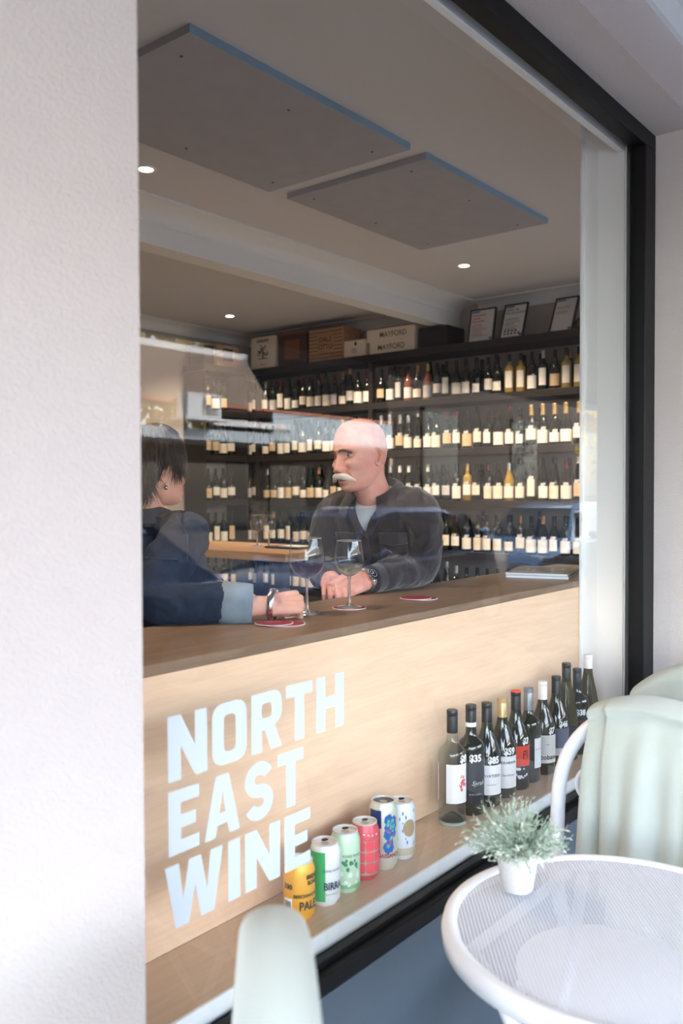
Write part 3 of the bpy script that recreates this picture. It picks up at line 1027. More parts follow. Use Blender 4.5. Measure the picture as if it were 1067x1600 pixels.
# ------------------------------------------------------------------ parked cars
M_rubber = pm('tyre_rubber', (0.02, 0.02, 0.02), 0.8)
M_alloy = pm('alloy_wheel', (0.55, 0.56, 0.58), 0.3, 0.9)
def car(x0, y0, colour, name, label, L=4.3, W=1.74, flip=False):
    t = thing(name, (x0+L/2, y0+W/2, RZ), label, 'car', 'cars parked at the kerb')
    P = pm('car_paint_'+name, colour, 0.25, 0.35, coat=1.0)
    g = RZ
    def X(u): return x0 + (L*(1-u) if flip else L*u)
    # body: stations along the length -> lower edge, shoulder height, half-width
    st = [(0.0, .42, .62, .62), (0.02, .28, .70, .74), (0.10, .22, .78, .84), (0.24, .20, .88, .87), (0.5, .20, .92, .87), (0.74, .20, .94, .87), (0.90, .24, .93, .85), (0.98, .32, .86, .76), (1.0, .45, .78, .66)]
    prof = lambda lo, hi, hw: [(-hw*.88, lo), (-hw, lo+.12), (-hw, lo+(hi-lo)*.62), (-hw*.95, hi-.04), (-hw*.80, hi), (hw*.80, hi), (hw*.95, hi-.04), (hw, lo+(hi-lo)*.62), (hw, lo+.12), (hw*.88, lo)]
    mb = MB()
    yc = y0+W/2
    vs = []
    for u, lo, hi, hw in st:
        vs += [(X(u), yc+a, g+b) for a, b in prof(lo, hi, hw*W/1.74)]
    n = 10
    fs = [(j*n+i, j*n+(i+1) % n, (j+1)*n+(i+1) % n, (j+1)*n+i) for j in range(len(st)-1) for i in range(n)]
    fs += [tuple(range(n)), tuple((len(st)-1)*n+i for i in range(n))]
    mb.add(vs, fs)
    ob('body', mb, P, t, smooth=True, angle=35)
    # cabin
    cs = [(0.22, .88, .88, .70), (0.34, .88, 1.36, .66), (0.45, .90, 1.44, .63), (0.68, .92, 1.43, .62), (0.80, .93, 1.34, .64), (0.93, .92, .96, .70)]
    mb = MB(); vs = []
    for u, lo, hi, hw in cs:
        top = hw*(.80 if hi > 1.0 else 1.0)
        vs += [(X(u), yc-hw, g+lo-.04), (X(u), yc-top, g+hi-.05), (X(u), yc-top*.85, g+hi), (X(u), yc+top*.85, g+hi), (X(u), yc+top, g+hi-.05), (X(u), yc+hw, g+lo-.04)]
    n = 6
    fs = [(j*n+i, j*n+(i+1) % n, (j+1)*n+(i+1) % n, (j+1)*n+i) for j in range(len(cs)-1) for i in range(n)]+[tuple(range(n)), tuple((len(cs)-1)*n+i for i in range(n))]
    mb.add(vs, fs)
    ob('cabin', mb, P, t, smooth=True, angle=30)
    for s in (-1, 1):
        for u0, u1, u2, u3 in ((.315, .375, .555, .555), (.575, .575, .775, .70)):
            w = MB().add([(X(u0), yc+s*.682, g+.95), (X(u1), yc+s*.59, g+1.32), (X(u3 if u3 != u2 else u2), yc+s*.57, g+1.35), (X(u2), yc+s*.675, g+.97)], [(0, 1, 2, 3)])
            w.v = [(a, b+s*.012, c) for a, b, c in w.v]
            ob('side_window', w, M_dkglass, t)
        ob('mirror', MB().ell((X(.30), yc+s*.90, g+.98), .09, .07, .06, 12, 8), P, t, smooth=True)
        ob('headlight', MB().ell((X(.035), yc+s*.58, g+.66), .07, .16, .07, 12, 8), M_alloy, t, smooth=True)
        ob('tail_light', MB().ell((X(.975), yc+s*.62, g+.78), .05, .12, .10, 12, 8), pm('tail_light_red', (.4, .02, .02), .3), t, smooth=True)
        for u in (.185, .80):
            wl = ob('wheel', MB().lathe([(.20, -.09), (.30, -.10), (.315, -.06), (.315, .06), (.30, .10), (.20, .09)], 24).xf(Matrix.Translation((X(u), yc+s*.80, g+.318)) @ Matrix.Rotation(R(90), 4, 'X')), M_rubber, t, smooth=True)
            ob('hub', MB().lathe([(.20, -.095), (.19, -.105), (.05, -.085), (.05, .085), (.19, .105), (.20, .095)], 16).xf(Matrix.Translation((X(u), yc+s*.80, g+.318)) @ Matrix.Rotation(R(90), 4, 'X')), M_alloy, wl)
    w = MB().add([(X(.235), yc-.60, g+.93), (X(.235), yc+.60, g+.93), (X(.335), yc+.50, g+1.34), (X(.335), yc-.50, g+1.34)], [(0, 1, 2, 3)])
    w.v = [(a-(-.015 if flip else .015), b, c+.012) for a, b, c in w.v]
    ob('windscreen', w, M_dkglass, t)
    w = MB().add([(X(.905), yc-.58, g+1.02), (X(.905), yc+.58, g+1.02), (X(.815), yc+.48, g+1.33), (X(.815), yc-.48, g+1.33)], [(0, 1, 2, 3)])
    w.v = [(a+(-.015 if flip else .015), b, c+.012) for a, b, c in w.v]
    ob('rear_screen', w, M_dkglass, t)
    return t
car(0.95, -4.70, (0.012, 0.085, 0.24), 'blue_hatchback', 'blue hatchback parked at the kerb, mirrored over the blue jacket')
car(5.75, -4.70, (0.020, 0.12, 0.30), 'blue_sedan', 'blue sedan parked at the kerb, mirrored in the lower right shelves')
car(10.9, -4.70, (0.10, 0.24, 0.40), 'pale_blue_car', 'pale blue car parked farthest along the kerb')

# ------------------------------------------------------------------ street trees
M_bark = pm('tree_bark', (0.10, 0.075, 0.055), 0.9)
M_leaf_dark = pm('dark_green_leaves', (0.035, 0.055, 0.022), 0.7)
M_leaf_gold = pm('golden_autumn_leaves', (0.42, 0.30, 0.05), 0.7)
def tree(x, y, h, rad, leafmat, nleaf, label, seed, leaf=0.22):
    rg = random.Random(seed)
    t = thing('street_tree', (x, y, GZ), label, 'tree', 'trees along the street')
    ob('trunk', MB().tube([(x, y, GZ), (x+.1, y, GZ+h*.35), (x-.05, y+.1, GZ+h*.75)], [.16, .12, .05], 8), M_bark, t, smooth=True)
    for k in range(4):
        a = k*1.6
        ob('branch', MB().tube([(x+.05, y, GZ+h*.42), (x+math.cos(a)*rad*.5, y+math.sin(a)*rad*.5, GZ+h*.68)], [.07, .02], 6), M_bark, t)
    mb = MB()
    for i in range(nleaf):
        while True:
            p = Vector((rg.uniform(-1, 1), rg.uniform(-1, 1), rg.uniform(-1, 1)))
            if .25 < p.length < 1: break
        p = Vector((p.x*rad, p.y*rad, p.z*h*.36))+Vector((x, y, GZ+h*.66))
        d = Vector((rg.uniform(-1, 1), rg.uniform(-1, 1), rg.uniform(-1, 1))).normalized()
        e = d.orthogonal().normalized()
        s = leaf*rg.uniform(.6, 1.2)
        mb.add([p-d*s, p+e*s*.45, p+d*s, p-e*s*.45], [(0, 1, 2, 3)])
    f = put('foliage', mb.mesh('foliage', clean=False), leafmat, t)
    f['kind'] = 'stuff'
    return t
hall = thing('added_brick_hall', (36, -15, GZ), 'long dark brick hall added across the street to darken the mirrored view', 'building')  # added building, kept dark so the window mirrors little there
ob('wall', MB().box(20.2, 75, -20, -12.4, GZ, 5.2), pm('dark_brick_hall_wall', (.028, .022, .020), .9, var=.5, vscale=1.5), hall)
ob('parapet', MB().box(20.1, 75, -20.1, -12.3, 5.2, 5.5), pm('hall_parapet', (.04, .035, .032), .8), hall)
for k in range(9):
    x = 22+k*5.6
    w = ob('hall_window', MB().box(x, x+2.0, -12.42, -12.36, -0.2, 2.4), M_dkglass, hall)
    ob('window_surround', MB().box(x-.12, x, -12.44, -12.33, -0.3, 2.5).box(x+2, x+2.12, -12.44, -12.33, -0.3, 2.5).box(x-.12, x+2.12, -12.44, -12.33, 2.4, 2.52), pm('hall_parapet', (0, 0, 0)), w)
tree(31.5, -10.2, 5.0, 1.5, M_leaf_gold, 420, 'small golden-leaved tree on the far kerb', 5, 0.14)
tree(24, -26, 9.5, 3.6, M_leaf_gold, 1400, 'taller golden tree rising behind the far end of the tiled roof', 4, 0.3)
tree(14, -27, 8.6, 3.0, M_leaf_gold, 1200, 'golden tree rising behind the tiled roof', 6, 0.3)
# ================================================================== bottles along the window sill
def hex_(h):
    h = h.lstrip('#')
    c = [int(h[i:i+2], 16)/255 for i in (0, 2, 4)]
    return tuple(x/12.92 if x <= .04045 else ((x+.055)/1.055)**2.4 for x in c)
M_ink = pm('black_ink', (0.015, 0.015, 0.017), 0.6)
M_chalk = pm('white_paint_marker', (0.86, 0.86, 0.84), 0.6)
G_CLEAR = thin_glass('clear_bottle_glass', (0.86, 0.90, 0.88), 1.6)
G_SILL = pm('dark_olive_bottle', (0.012, 0.013, 0.006), 0.05, spec=0.7, coat=0.5)
G_AMBER = pm('translucent_olive_bottle', (0.10, 0.085, 0.02), 0.04, spec=0.7, trans=0.55, ior=1.3)
CAMDIR = math.atan2(-0.0-1.225, 0.0-2.3)          # roughly towards the photographer

def patch(r, a_mid, half, z0, z1, n=14):
    mb = MB()
    vs = [(r*math.cos(a_mid-half+2*half*i/(n-1)), r*math.sin(a_mid-half+2*half*i/(n-1)), z) for z in (z0, z1) for i in range(n)]
    mb.add(vs, [(i, i+1, n+i+1, n+i) for i in range(n-1)])
    return mb

def put_text(txt, size, r, ang, z, mat, parent, name='lettering', bold=0.0, shear=0.0, xscale=1.0, off=0.0012, align='CENTER'):
    vs, fs = text_verts(txt, size, align, bold, shear, xscale)
    mb = MB().add(wrap(vs, r, ang, z, off), fs)
    return put(name, mb.mesh(name, clean=False), mat, parent, local=True)

def sill_bottle(x, h, kind, glass, cap_col, cap_len, lab, label, ang=None, y=1.222, rscale=1.0):
    """lab: list of (colour material, angle offset, half width, z0, z1)"""
    pf = KINDS[kind][0]
    pr = [(r*rscale, z) for r, z in pf(h)]
    R0 = max(p[0] for p in pr)
    o = ob('wine_bottle', MB().lathe(pr, 40), glass, smooth=True, angle=60)
    o.location = (x, y, SILL+0.0005)
    setp(o, label, 'bottle', 'bottles standing on the window sill')
    a0 = math.atan2(-y, -x) if ang is None else ang
    if cap_col is not None:
        cz = h*(1-cap_len)
        c = ob('screw_cap', MB().lathe([(0.0148, cz), (0.0148, h*.945), (0.0144, h*.948), (0.0144, h*.952), (0.0150, h*.955), (0.0150, h*.994), (0.0138, h), (0, h)], 24), cap_col, o, smooth=True, angle=35, local=True)
    return o, R0, a0

def paper(o, r, a, half, z0, z1, mat, name='label', off=0.0006):
    return put(name, patch(r+off, a, half, z0, z1).mesh(name, True, clean=False), mat, o, local=True)

P_white = pm('bottle_paper_white', hex_('e9e7e6'), 0.6)
P_cream = pm('bottle_paper_cream', hex_('e6ddd0'), 0.6)
P_grey = pm('bottle_paper_grey', hex_('cfccc8'), 0.6)
P_blue = pm('bottle_paper_slate_blue', hex_('5d6277'), 0.6)
P_red = pm('bottle_paper_vermilion', hex_('e2432c'), 0.5)
P_black = pm('bottle_paper_black', (0.007, 0.008, 0.011), 0.5)
P_pink = pm('ink_pink_red', hex_('d2545a'), 0.6)
P_tinfoil = pm('ink_silver', hex_('c9c9cc'), 0.4, 0.3)
C_black = CAPS['black']
C_navy = pm('navy_screw_cap', (0.010, 0.011, 0.015), 0.35)
C_gold = pm('brushed_gold_cap', hex_('cfae7e'), 0.35, 0.5)
C_silver = pm('grey_silver_cap', hex_('8b8e93'), 0.35, 0.5)
C_white = pm('white_screw_cap', hex_('eeeae8'), 0.4)
C_orange = pm('orange_cap_top', hex_('ff5a1f'), 0.4)

def price(o, r, a, z, txt, size=0.026):
    put_text(txt, size, r, a, z, M_chalk, o, 'price', bold=0.0012, shear=0.15, xscale=.8)

# 1 clear empty bottle with white label and red picture
o, r, a = sill_bottle(1.981, .302, 'bordeaux', G_CLEAR, C_navy, .20, None, 'empty clear glass bottle with white label and red flower picture')
ob('punt', MB().lathe([(0.034, 0.004), (0.020, 0.018), (0.0, 0.030)], 28, cap=False), G_CLEAR, o, smooth=True, local=True)
ob('base_ring', MB().lathe([(0.0335, 0.0), (0.0372, 0.003), (0.0372, 0.010), (0.0340, 0.010)], 32, cap=False), pm('thick_glass_base', (0.42, 0.50, 0.46), 0.1), o, smooth=True, local=True)
l = paper(o, r, a+.42, .85, .062, .165, P_white)
l2 = paper(o, r, a-1.55, .36, .062, .165, P_cream, 'back_label')
rg = random.Random(4)
mb = MB()
for k in range(26):
    x = rg.gauss(0, .0055); y = rg.gauss(0, .010)
    s = rg.uniform(.0016, .0042)
    q = [(x+s*math.cos(t+k), y+s*1.3*math.sin(t+k)) for t in (0, 1.1, 2.4, 3.3, 4.4, 5.4)]
    mb.add(wrap(q, r, a+.80, .118, .0012), [tuple(range(6))])
put('printed_flower', mb.mesh('printed_flower', clean=False), P_pink, l, local=True)
price(o, r, a+.85, .170, '$8')
# 2 dark bottle with black label
o, r, a = sill_bottle(2.078, .297, 'bordeaux', G_SILL, C_black, .17, None, 'dark bottle with white neck band, black label and $35 price')
ob('neck_band', MB().lathe([(0.0150, .238), (0.0150, .250)], 24, cap=False), C_white, o, smooth=True, local=True)
l = paper(o, r, a+.2, 1.0, .035, .150, P_black)
put_text('$35', .026, r, a+.35, .150, M_chalk, o, 'price', bold=.0012, xscale=.85)
put_text('Syrah', .017, r, a+.55, .085, P_tinfoil, l, bold=.0002, shear=.35, off=.0014)
put_text('LE DU NORD', .006, r, a+.35, .058, P_tinfoil, l, off=.0014)
# 3
o, r, a = sill_bottle(2.166, .286, 'burgundy', G_SILL, C_black, .26, None, 'black-capped bottle with plain white label and $85 price')
l = paper(o, r, a+.25, 1.0, .035, .118, P_white)
put_text('SAVATERRE', .011, r, a+.35, .085, M_ink, l, bold=.0001)
put_text('chardonnay', .006, r, a+.35, .062, M_ink, l, shear=.2)
put_text('$85', .026, r, a+.5, .124, M_chalk, o, 'price', bold=.0012, xscale=.85)
# 4
o, r, a = sill_bottle(2.256, .283, 'burgundy', G_SILL, C_gold, .26, None, 'gold-capped bottle with white label and $59 price')
l = paper(o, r, a+.25, 1.05, .030, .122, P_white)
put_text('YARRABANK', .011, r, a+.35, .100, M_ink, l, bold=.0001)
put_text('Chardonnay', .009, r, a+.42, .065, M_ink, l, shear=.35)
put_text('$59', .027, r, a+.55, .127, M_chalk, o, 'price', bold=.0012, xscale=.85)
# 5
o, r, a = sill_bottle(2.340, .288, 'burgundy', G_SILL, C_navy, .25, None, 'orange-topped bottle with bold red picture label')
ob('cap_top', MB().lathe([(.0152, .285), (.0152, .2885), (.0130, .2897), (0, .2897)], 24), C_orange, o, smooth=True, local=True)
l = paper(o, r, a+.3, .95, .072, .132, P_red)
l3 = paper(o, r, a+.3, .95, .030, .072, P_black, 'lower_label')
put_text('PI', .036, r, a+.75, .094, M_ink, l, bold=.0004, shear=.1, xscale=.8)
mb = MB()
for k in range(16):
    x = rg.uniform(-.022, .022); y = rg.uniform(.034, .066); s = rg.uniform(.003, .007)
    mb.add(wrap([(x+s*math.cos(t+k), y+s*.8*math.sin(t+k)) for t in (0, .9, 1.9, 2.8, 3.8, 4.7, 5.6)], r, a+.35, 0, .0013), [tuple(range(7))])
put('printed_leaves', mb.mesh('printed_leaves', clean=False), P_white, l3, local=True)
price(o, r, a+.75, .138, '$3')
# 6
o, r, a = sill_bottle(2.422, .283, 'bordeaux', G_SILL, C_silver, .24, None, 'silver-capped bottle with narrow pale side label')
l = paper(o, r, a+.95, .45, .045, .135, P_white)
put_text('pinot noir', .007, r, a+.95, .10, M_ink, l)
# 7
o, r, a = sill_bottle(2.517, .286, 'burgundy', G_SILL, C_white, .24, None, 'white-capped bottle with grey label and large lower-case print')
l = paper(o, r, a+.3, 1.0, .038, .125, P_grey)
put_text('cobaw', .021, r, a+.52, .050, M_ink, l, bold=.0005)
put_text('ridge', .006, r, a+.4, .095, M_ink, l)
price(o, r, a+.75, .130, '$7')
# 8
o, r, a = sill_bottle(2.616, .286, 'burgundy', G_SILL, C_black, .28, None, 'dark bottle with slate blue label and $46 price')
l = paper(o, r, a+.3, 1.05, .062, .125, P_blue)
paper(o, r, a+.3, 1.05, .038, .062, P_grey, 'lower_label')
put_text('$46', .026, r, a+.62, .130, M_chalk, o, 'price', bold=.0012, xscale=.8)
# 9
o, r, a = sill_bottle(2.693, .316, 'flute', G_AMBER, C_black, .19, None, 'tall translucent olive bottle with black cap')
l = paper(o, r, a+.3, 1.0, .040, .115, P_black)
# 10
o, r, a = sill_bottle(2.778, .284, 'bordeaux', G_SILL, C_black, .23, None, 'dark black-capped bottle with dark label and $38 price, second from the far end')
l = paper(o, r, a+.3, 1.0, .045, .13, P_black)
put_text('$38', .026, r, a+.35, .135, M_chalk, o, 'price', bold=.0012, xscale=.8)
put_text('SHIRAZ', .010, r, a+.35, .110, pm('ink_rust', hex_('b05a4a'), .6), l, off=.0014)
# 11
o, r, a = sill_bottle(2.868, .318, 'flute', G_AMBER, C_white, .20, None, 'tall white-capped olive bottle at the far end of the sill')
l = paper(o, r, a+.3, 1.0, .040, .115, P_white)

# ================================================================== cans
M_tin = pm('brushed_can_lid', (0.80, 0.77, 0.74), 0.4, 0.45)
M_hole = pm('can_opening', (0.02, 0.02, 0.02), 0.8)
def can(x, y, h, col, label, name='drink_can', rad=.033, base=None):
    o = ob(name, MB().lathe([(.025, 0), (.0265, .003), (rad, .012), (rad, h-.020), (rad-.002, h-.013), (.0272, h-.003), (.0268, h-.0015)], 40, cap=False), col, smooth=True, angle=50)
    o.location = (x, y, SILL+.0005)
    setp(o, label, 'can', 'cans standing on the window sill')
    ob('rim', MB().lathe([(.0262, h-.003), (.0280, h-.003), (.0285, h), (.0270, h+.0012), (.0258, h), (.0255, h-.004)], 40, cap=False), M_tin, o, smooth=True, local=True)
    ob('lid', MB().lathe([(.0262, h-.0045), (.0255, h-.0045), (0, h-.0045)], 32, cap=False), M_tin, o, local=True)
    ob('base', MB().lathe([(.025, .0003), (.018, .004), (0, .006)], 32, cap=False), M_tin, o, local=True)
    a = math.atan2(-y, -x)
    tb = MB().add(*(lambda n: ([(.010*math.cos(2*math.pi*i/n)*.8+.004*math.cos(a), .010*math.sin(2*math.pi*i/n)+.004*math.sin(a), h-.0030) for i in range(n)], [tuple(range(n))]))(14))
    ob('pull_tab', tb, pm('tab_metal', (.45, .43, .41), .35, .9), o, local=True)
    hb = MB().add([(-.016*math.cos(a)+.009*math.cos(2*math.pi*i/14), -.016*math.sin(a)+.007*math.sin(2*math.pi*i/14), h-.0040) for i in range(14)], [tuple(range(14))])
    ob('opening', hb, M_hole, o, local=True)
    return o, rad, a
def flecks(o, r, a, z0, z1, w, n, mat, seed, smin, smax, name, tall=1.0, par=None):
    rg = random.Random(seed)
    mb = MB()
    for k in range(n):
        x = rg.uniform(-w, w); y = rg.uniform(z0, z1); s = rg.uniform(smin, smax)
        mb.add(wrap([(x+s*math.cos(t+k), y+s*tall*math.sin(t+k)) for t in (0, 1.05, 2.1, 3.14, 4.2, 5.25)], r, a, 0, .0008+k*2e-6), [tuple(range(6))])
    return put(name, mb.mesh(name, clean=False), mat, o, local=True)

A_yel = pm('can_amber_yellow', hex_('efae35'), .35, .15)
o, r, a = can(1.340, 1.198, .121, A_yel, 'amber yellow beer can nearest the white window lettering')
put_text('PALE', .024, r, a+.62, .028, M_ink, o, bold=.0008, xscale=.8)
put_text('BEECHWORTH', .0095, r, a+.62, .053, M_ink, o, bold=.0003)
put_text('BRIDGE\nROAD', .012, r, a+.95, .090, M_ink, o, bold=.0006, xscale=.8)
put_text('330', .014, r, a-.75, .070, M_ink, o, bold=.0006)
mb = MB()
for k in range(12):
    mb.add(wrap([(k*.0013, 0), (k*.0013+.0004+.0003*(k % 3), 0), (k*.0013+.0004+.0003*(k % 3), .030), (k*.0013, .030)], r, a-1.0, .015, .0012), [(0, 1, 2, 3)])
pb = paper(o, r, a-.78, .32, .010, .050, P_white, 'barcode_panel')
put('barcode', mb.mesh('barcode', clean=False), M_ink, pb, local=True)
# 2 green and white
A_gw = pm('can_white', hex_('e6e9ea'), .35, .1)
A_green = pm('can_green', hex_('2fae62'), .35, .2)
o, r, a = can(1.426, 1.200, .131, A_gw, 'white can with a broad green side, second from the lettering')
paper(o, r, a-.70, .72, .0125, .118, A_green, 'green_band', .0005)
put_text('BIRRA', .022, r, a+.58, .038, pm('ink_navy', hex_('1d2c46'), .5), o, bold=.0007, xscale=.75)
put_text('KING RIVER', .0075, r, a+.5, .076, M_ink, o)
put_text('birra premium', .005, r, a+.5, .027, M_ink, o)
# 3 pale green
o, r, a = can(1.500, 1.203, .133, pm('can_pale_green', hex_('c3dfc0'), .4, .15), 'pale mint green can with leafy print, third from the lettering')
A_leaf = pm('ink_leaf_green', hex_('7fb887'), .5)
flecks(o, r, a+.4, .055, .075, .02, 14, pm('ink_deep_green', hex_('2f8350'), .5), 3, .0018, .0045, 'printed_leaves', 1.4)
flecks(o, r, a+.1, .020, .050, .03, 18, pm('ink_pale_mint', hex_('e2f0df'), .5), 5, .003, .007, 'printed_blossom', .8)
put_text('KING RIVER', .0085, r, a+.5, .082, M_ink, o)
ob('base_band', MB().lathe([(r+.0004, .0125), (r+.0004, .021)], 40, cap=False), A_leaf, o, smooth=True, local=True)
# 4 red
o, r, a = can(1.578, 1.208, .128, pm('can_coral_red', hex_('e05560'), .35, .2), 'coral red can with silver petal pattern')
A_sil = pm('can_silver', hex_('b9b3a4'), .35, .6)
paper(o, r, a+.3, 1.05, .014, .092, A_sil, 'silver_band', .0004)
mb = MB()
for i, cx in enumerate((-.021, .0, .021)):
    for j, cz in enumerate((.030, .055, .080)):
        cols = []
        for k in range(9):
            x = -.010+.0025*k
            hz = .0113 if abs(x) < .0062 else .0065+.0048*math.sqrt(max(0, 1-((abs(x)-.0062)/.0038)**2))
            cols.append((cx+x, hz))
        m_ = len(cols)
        mb.add(wrap([(x, cz-h) for x, h in cols]+[(x, cz+h) for x, h in cols], r, a+.38, 0, .0009), [(k, k+1, m_+k+1, m_+k) for k in range(m_-1)])
put('petal_print', mb.mesh('petal_print', clean=False), pm('ink_coral', hex_('e8505c'), .4), o, local=True)
flecks(o, r, a+.3, .104, .108, .02, 5, P_white, 8, .002, .003, 'printed_stars')
# 5 tall blue
o, r, a = can(1.648, 1.206, .158, pm('can_pearl_silver', hex_('d9dccb'), .3, .4), 'tall can with blue, pink and green comic lettering, black opening')
A_bl = pm('ink_cobalt', hex_('1f63a8'), .4)
paper(o, r, a-.65, .50, .100, .142, pm('ink_deep_navy', hex_('1c2f66'), .4), 'navy_corner', .0005)
paper(o, r, a-.60, .35, .040, .098, pm('ink_crimson', hex_('c24256'), .4), 'crimson_panel', .0005)
flecks(o, r, a+.50, .050, .125, .010, 22, A_bl, 21, .005, .010, 'comic_lettering', 1.4)
flecks(o, r, a+.50, .055, .120, .009, 14, pm('ink_mint', hex_('5fc29a'), .4), 22, .002, .0045, 'comic_highlight', 1.3)
flecks(o, r, a+.50, .058, .122, .009, 9, pm('ink_hot_pink', hex_('d9476b'), .4), 23, .0018, .004, 'comic_accent', 1.0)
put_text('NAISSANCE', .013, r, a+.42, .032, pm('ink_wine_red', hex_('a32a40'), .4), o, bold=.0004, xscale=.8)
ob('dark_lid', MB().lathe([(.0258, .1545), (0, .1545)], 32, cap=False), pm('black_lid_paint', (.03, .03, .035), .35, .4), o, local=True)
# 6 white with drops
o, r, a = can(1.722, 1.206, .137, pm('can_blue_white', hex_('dfe6ee'), .35, .1), 'white can with small raindrop print and round tan badge')
flecks(o, r, a+.0, .035, .118, .036, 26, pm('ink_rain_blue', hex_('3a4f78'), .5), 31, .0010, .0018, 'raindrop_print', 3.2)
_bd = [(q/5*.0165*math.cos(2*math.pi*k/24), q/5*.021*math.sin(2*math.pi*k/24)) for q in range(6) for k in range(24)]
b = put('round_badge', MB().add(wrap(_bd, r, a+.62, .078, .0010), [(q*24+k, q*24+(k+1) % 24, (q+1)*24+(k+1) % 24, (q+1)*24+k) for q in range(5) for k in range(24)]).mesh('round_badge', clean=False), pm('ink_tan', hex_('a58d6d'), .5), o, local=True)
flecks(o, r, a+.66, .066, .090, .006, 7, M_ink, 33, .002, .005, 'badge_figure', 1.6, b)
ob('base_band', MB().lathe([(r+.0004, .0125), (r+.0004, .030)], 40, cap=False), pm('can_oat', hex_('c9bfa6'), .4, .2), o, smooth=True, local=True)

# ================================================================== on the bar
G_WINE = thin_glass('wine_glass_crystal', (0.965, 0.975, 0.975), 1.3)
M_white_wine = pm('white_wine', (0.80, 0.74, 0.42), 0.05, trans=0.9, ior=1.33)
M_red_wine = pm('red_wine', (0.030, 0.003, 0.006), 0.04, spec=0.6)
def wine_glass(x, y, z, label, group, s=1.0, fill=None, level=.40, bowl=.041):
    t = thing('wine_glass', (x, y, z+.0006), label, 'wine glass', group)
    H = .185*s
    bz = .085*s
    bp = [(.004, bz), (bowl*.45, bz+.006*s), (bowl*.80, bz+.020*s), (bowl*.97, bz+.038*s), (bowl, bz+.050*s), (bowl*.96, bz+.070*s), (bowl*.84, H)]
    # smooth the bowl outline
    prof = []
    for i in range(len(bp)-1):
        for k in range(4):
            q = k/4
            p0, p1, p2, p3 = bp[max(i-1, 0)], bp[i], bp[i+1], bp[min(i+2, len(bp)-1)]
            prof.append(tuple(.5*(2*p1[c]+(p2[c]-p0[c])*q+(2*p0[c]-5*p1[c]+4*p2[c]-p3[c])*q*q+(-p0[c]+3*p1[c]-3*p2[c]+p3[c])*q**3) for c in (0, 1)))
    prof.append(bp[-1])
    ob('bowl', MB().lathe(prof, 40, cap=False), G_WINE, t, smooth=True, local=True)
    ob('rim', MB().tube([(bp[-1][0]*math.cos(2*math.pi*i/40), bp[-1][0]*math.sin(2*math.pi*i/40), H) for i in range(40)], .0007, 6, closed=True), pm('glass_rim', (.75, .78, .78), .1, trans=.5), t, smooth=True, local=True)
    ob('stem', MB().lathe([(.0095, .004), (.0045, .012), (.0036, .025), (.0036, bz-.012), (.0050, bz-.003), (.0065, bz+.001)], 16, cap=False), pm('glass_stem', (.85, .88, .88), .03, trans=.95, ior=1.4), t, smooth=True, local=True)
    ob('foot', MB().lathe([(.0345*s, 0), (.0350*s, .0015), (.018, .003), (.0095, .005)], 36), pm('glass_foot', (.88, .9, .9), .04, trans=.85, ior=1.4), t, smooth=True, local=True)
    if fill:
        zl = bz+(H-bz)*level
        wp = [(0, bz+.0012)]+[(max(r-.0012, .001), zz) for r, zz in prof if bz+.002 < zz < zl]
        rl = np.interp(zl, [p[1] for p in prof], [p[0] for p in prof])-.0012
        wp += [(rl, zl), (0, zl)]
        ob('wine', MB().lathe(wp, 40), fill, t, smooth=True, angle=50, local=True)
    return t
M_coaster = pm('burgundy_card', hex_('8d2438'), .7)
M_coaster_w = pm('coaster_rim_white', hex_('e8dcdc'), .7)
def coaster(x, y, z, label, r=.047):
    t = thing('coaster', (x, y, z), label, 'coaster', 'round burgundy coasters on the bar')
    ob('card', MB().lathe([(r, 0), (r, .0016)], 36), M_coaster_w, t, local=True)
    ob('printed_face', MB().lathe([(r-.002, .0016), (r-.002, .0019)], 36), M_coaster, t, local=True)
    return t
wine_glass(1.897, 1.504, BAR+.0022, 'glass of white wine standing on a coaster in front of the man', 'wine glasses on the window bar', 1.0, M_white_wine, .34)
coaster(1.897, 1.504, BAR+.0004, 'burgundy coaster under the white wine glass')
coaster(1.572, 1.444, BAR+.0004, 'lower burgundy coaster of the pair beside the bracelet')
c2 = coaster(1.552, 1.466, BAR+.0026, 'upper burgundy coaster of the pair beside the bracelet')
vs, fs = text_verts('NORTH EAST WINE', .007, 'CENTER')
ob('lettering', plate(vs, fs, (0, 0.02, .0019), (.6, -.78, 0), (.78, .6, 0), .0002), M_coaster_w, c2, local=True)
coaster(2.195, 1.460, BAR+.0004, 'lower burgundy coaster on the bar in front of the jacket elbow')
coaster(2.178, 1.472, BAR+.0026, 'upper burgundy coaster on the bar in front of the jacket elbow')
RG = wine_glass(1.742, 1.525, BAR+.0004, 'large glass of red wine held by the woman', 'wine glasses on the window bar', 1.08, M_red_wine, .36, .048)
# two empty glasses and a tray on the bench
wine_glass(3.739, 3.666, BAR, 'empty wine glass on the oak bench, left of the pair', 'empty glasses on the oak bench', 1.0, None)
wine_glass(3.693, 3.526, BAR, 'empty wine glass on the oak bench, right of the pair', 'empty glasses on the oak bench', 1.0, None)
mag = thing('slate_tray', (3.72, 3.36, BAR), 'thin dark tray lying on the oak bench', 'tray')
ob('tray', MB().box(-.10, .10, -.13, .13, .0005, .012), pm('tray_slate', (.05, .05, .055), .4), mag, local=True, bevel=.003)
ob('paper_sheet', MB().box(-.06, .06, -.10, .06, .0125, .0135), P_white, mag, local=True)
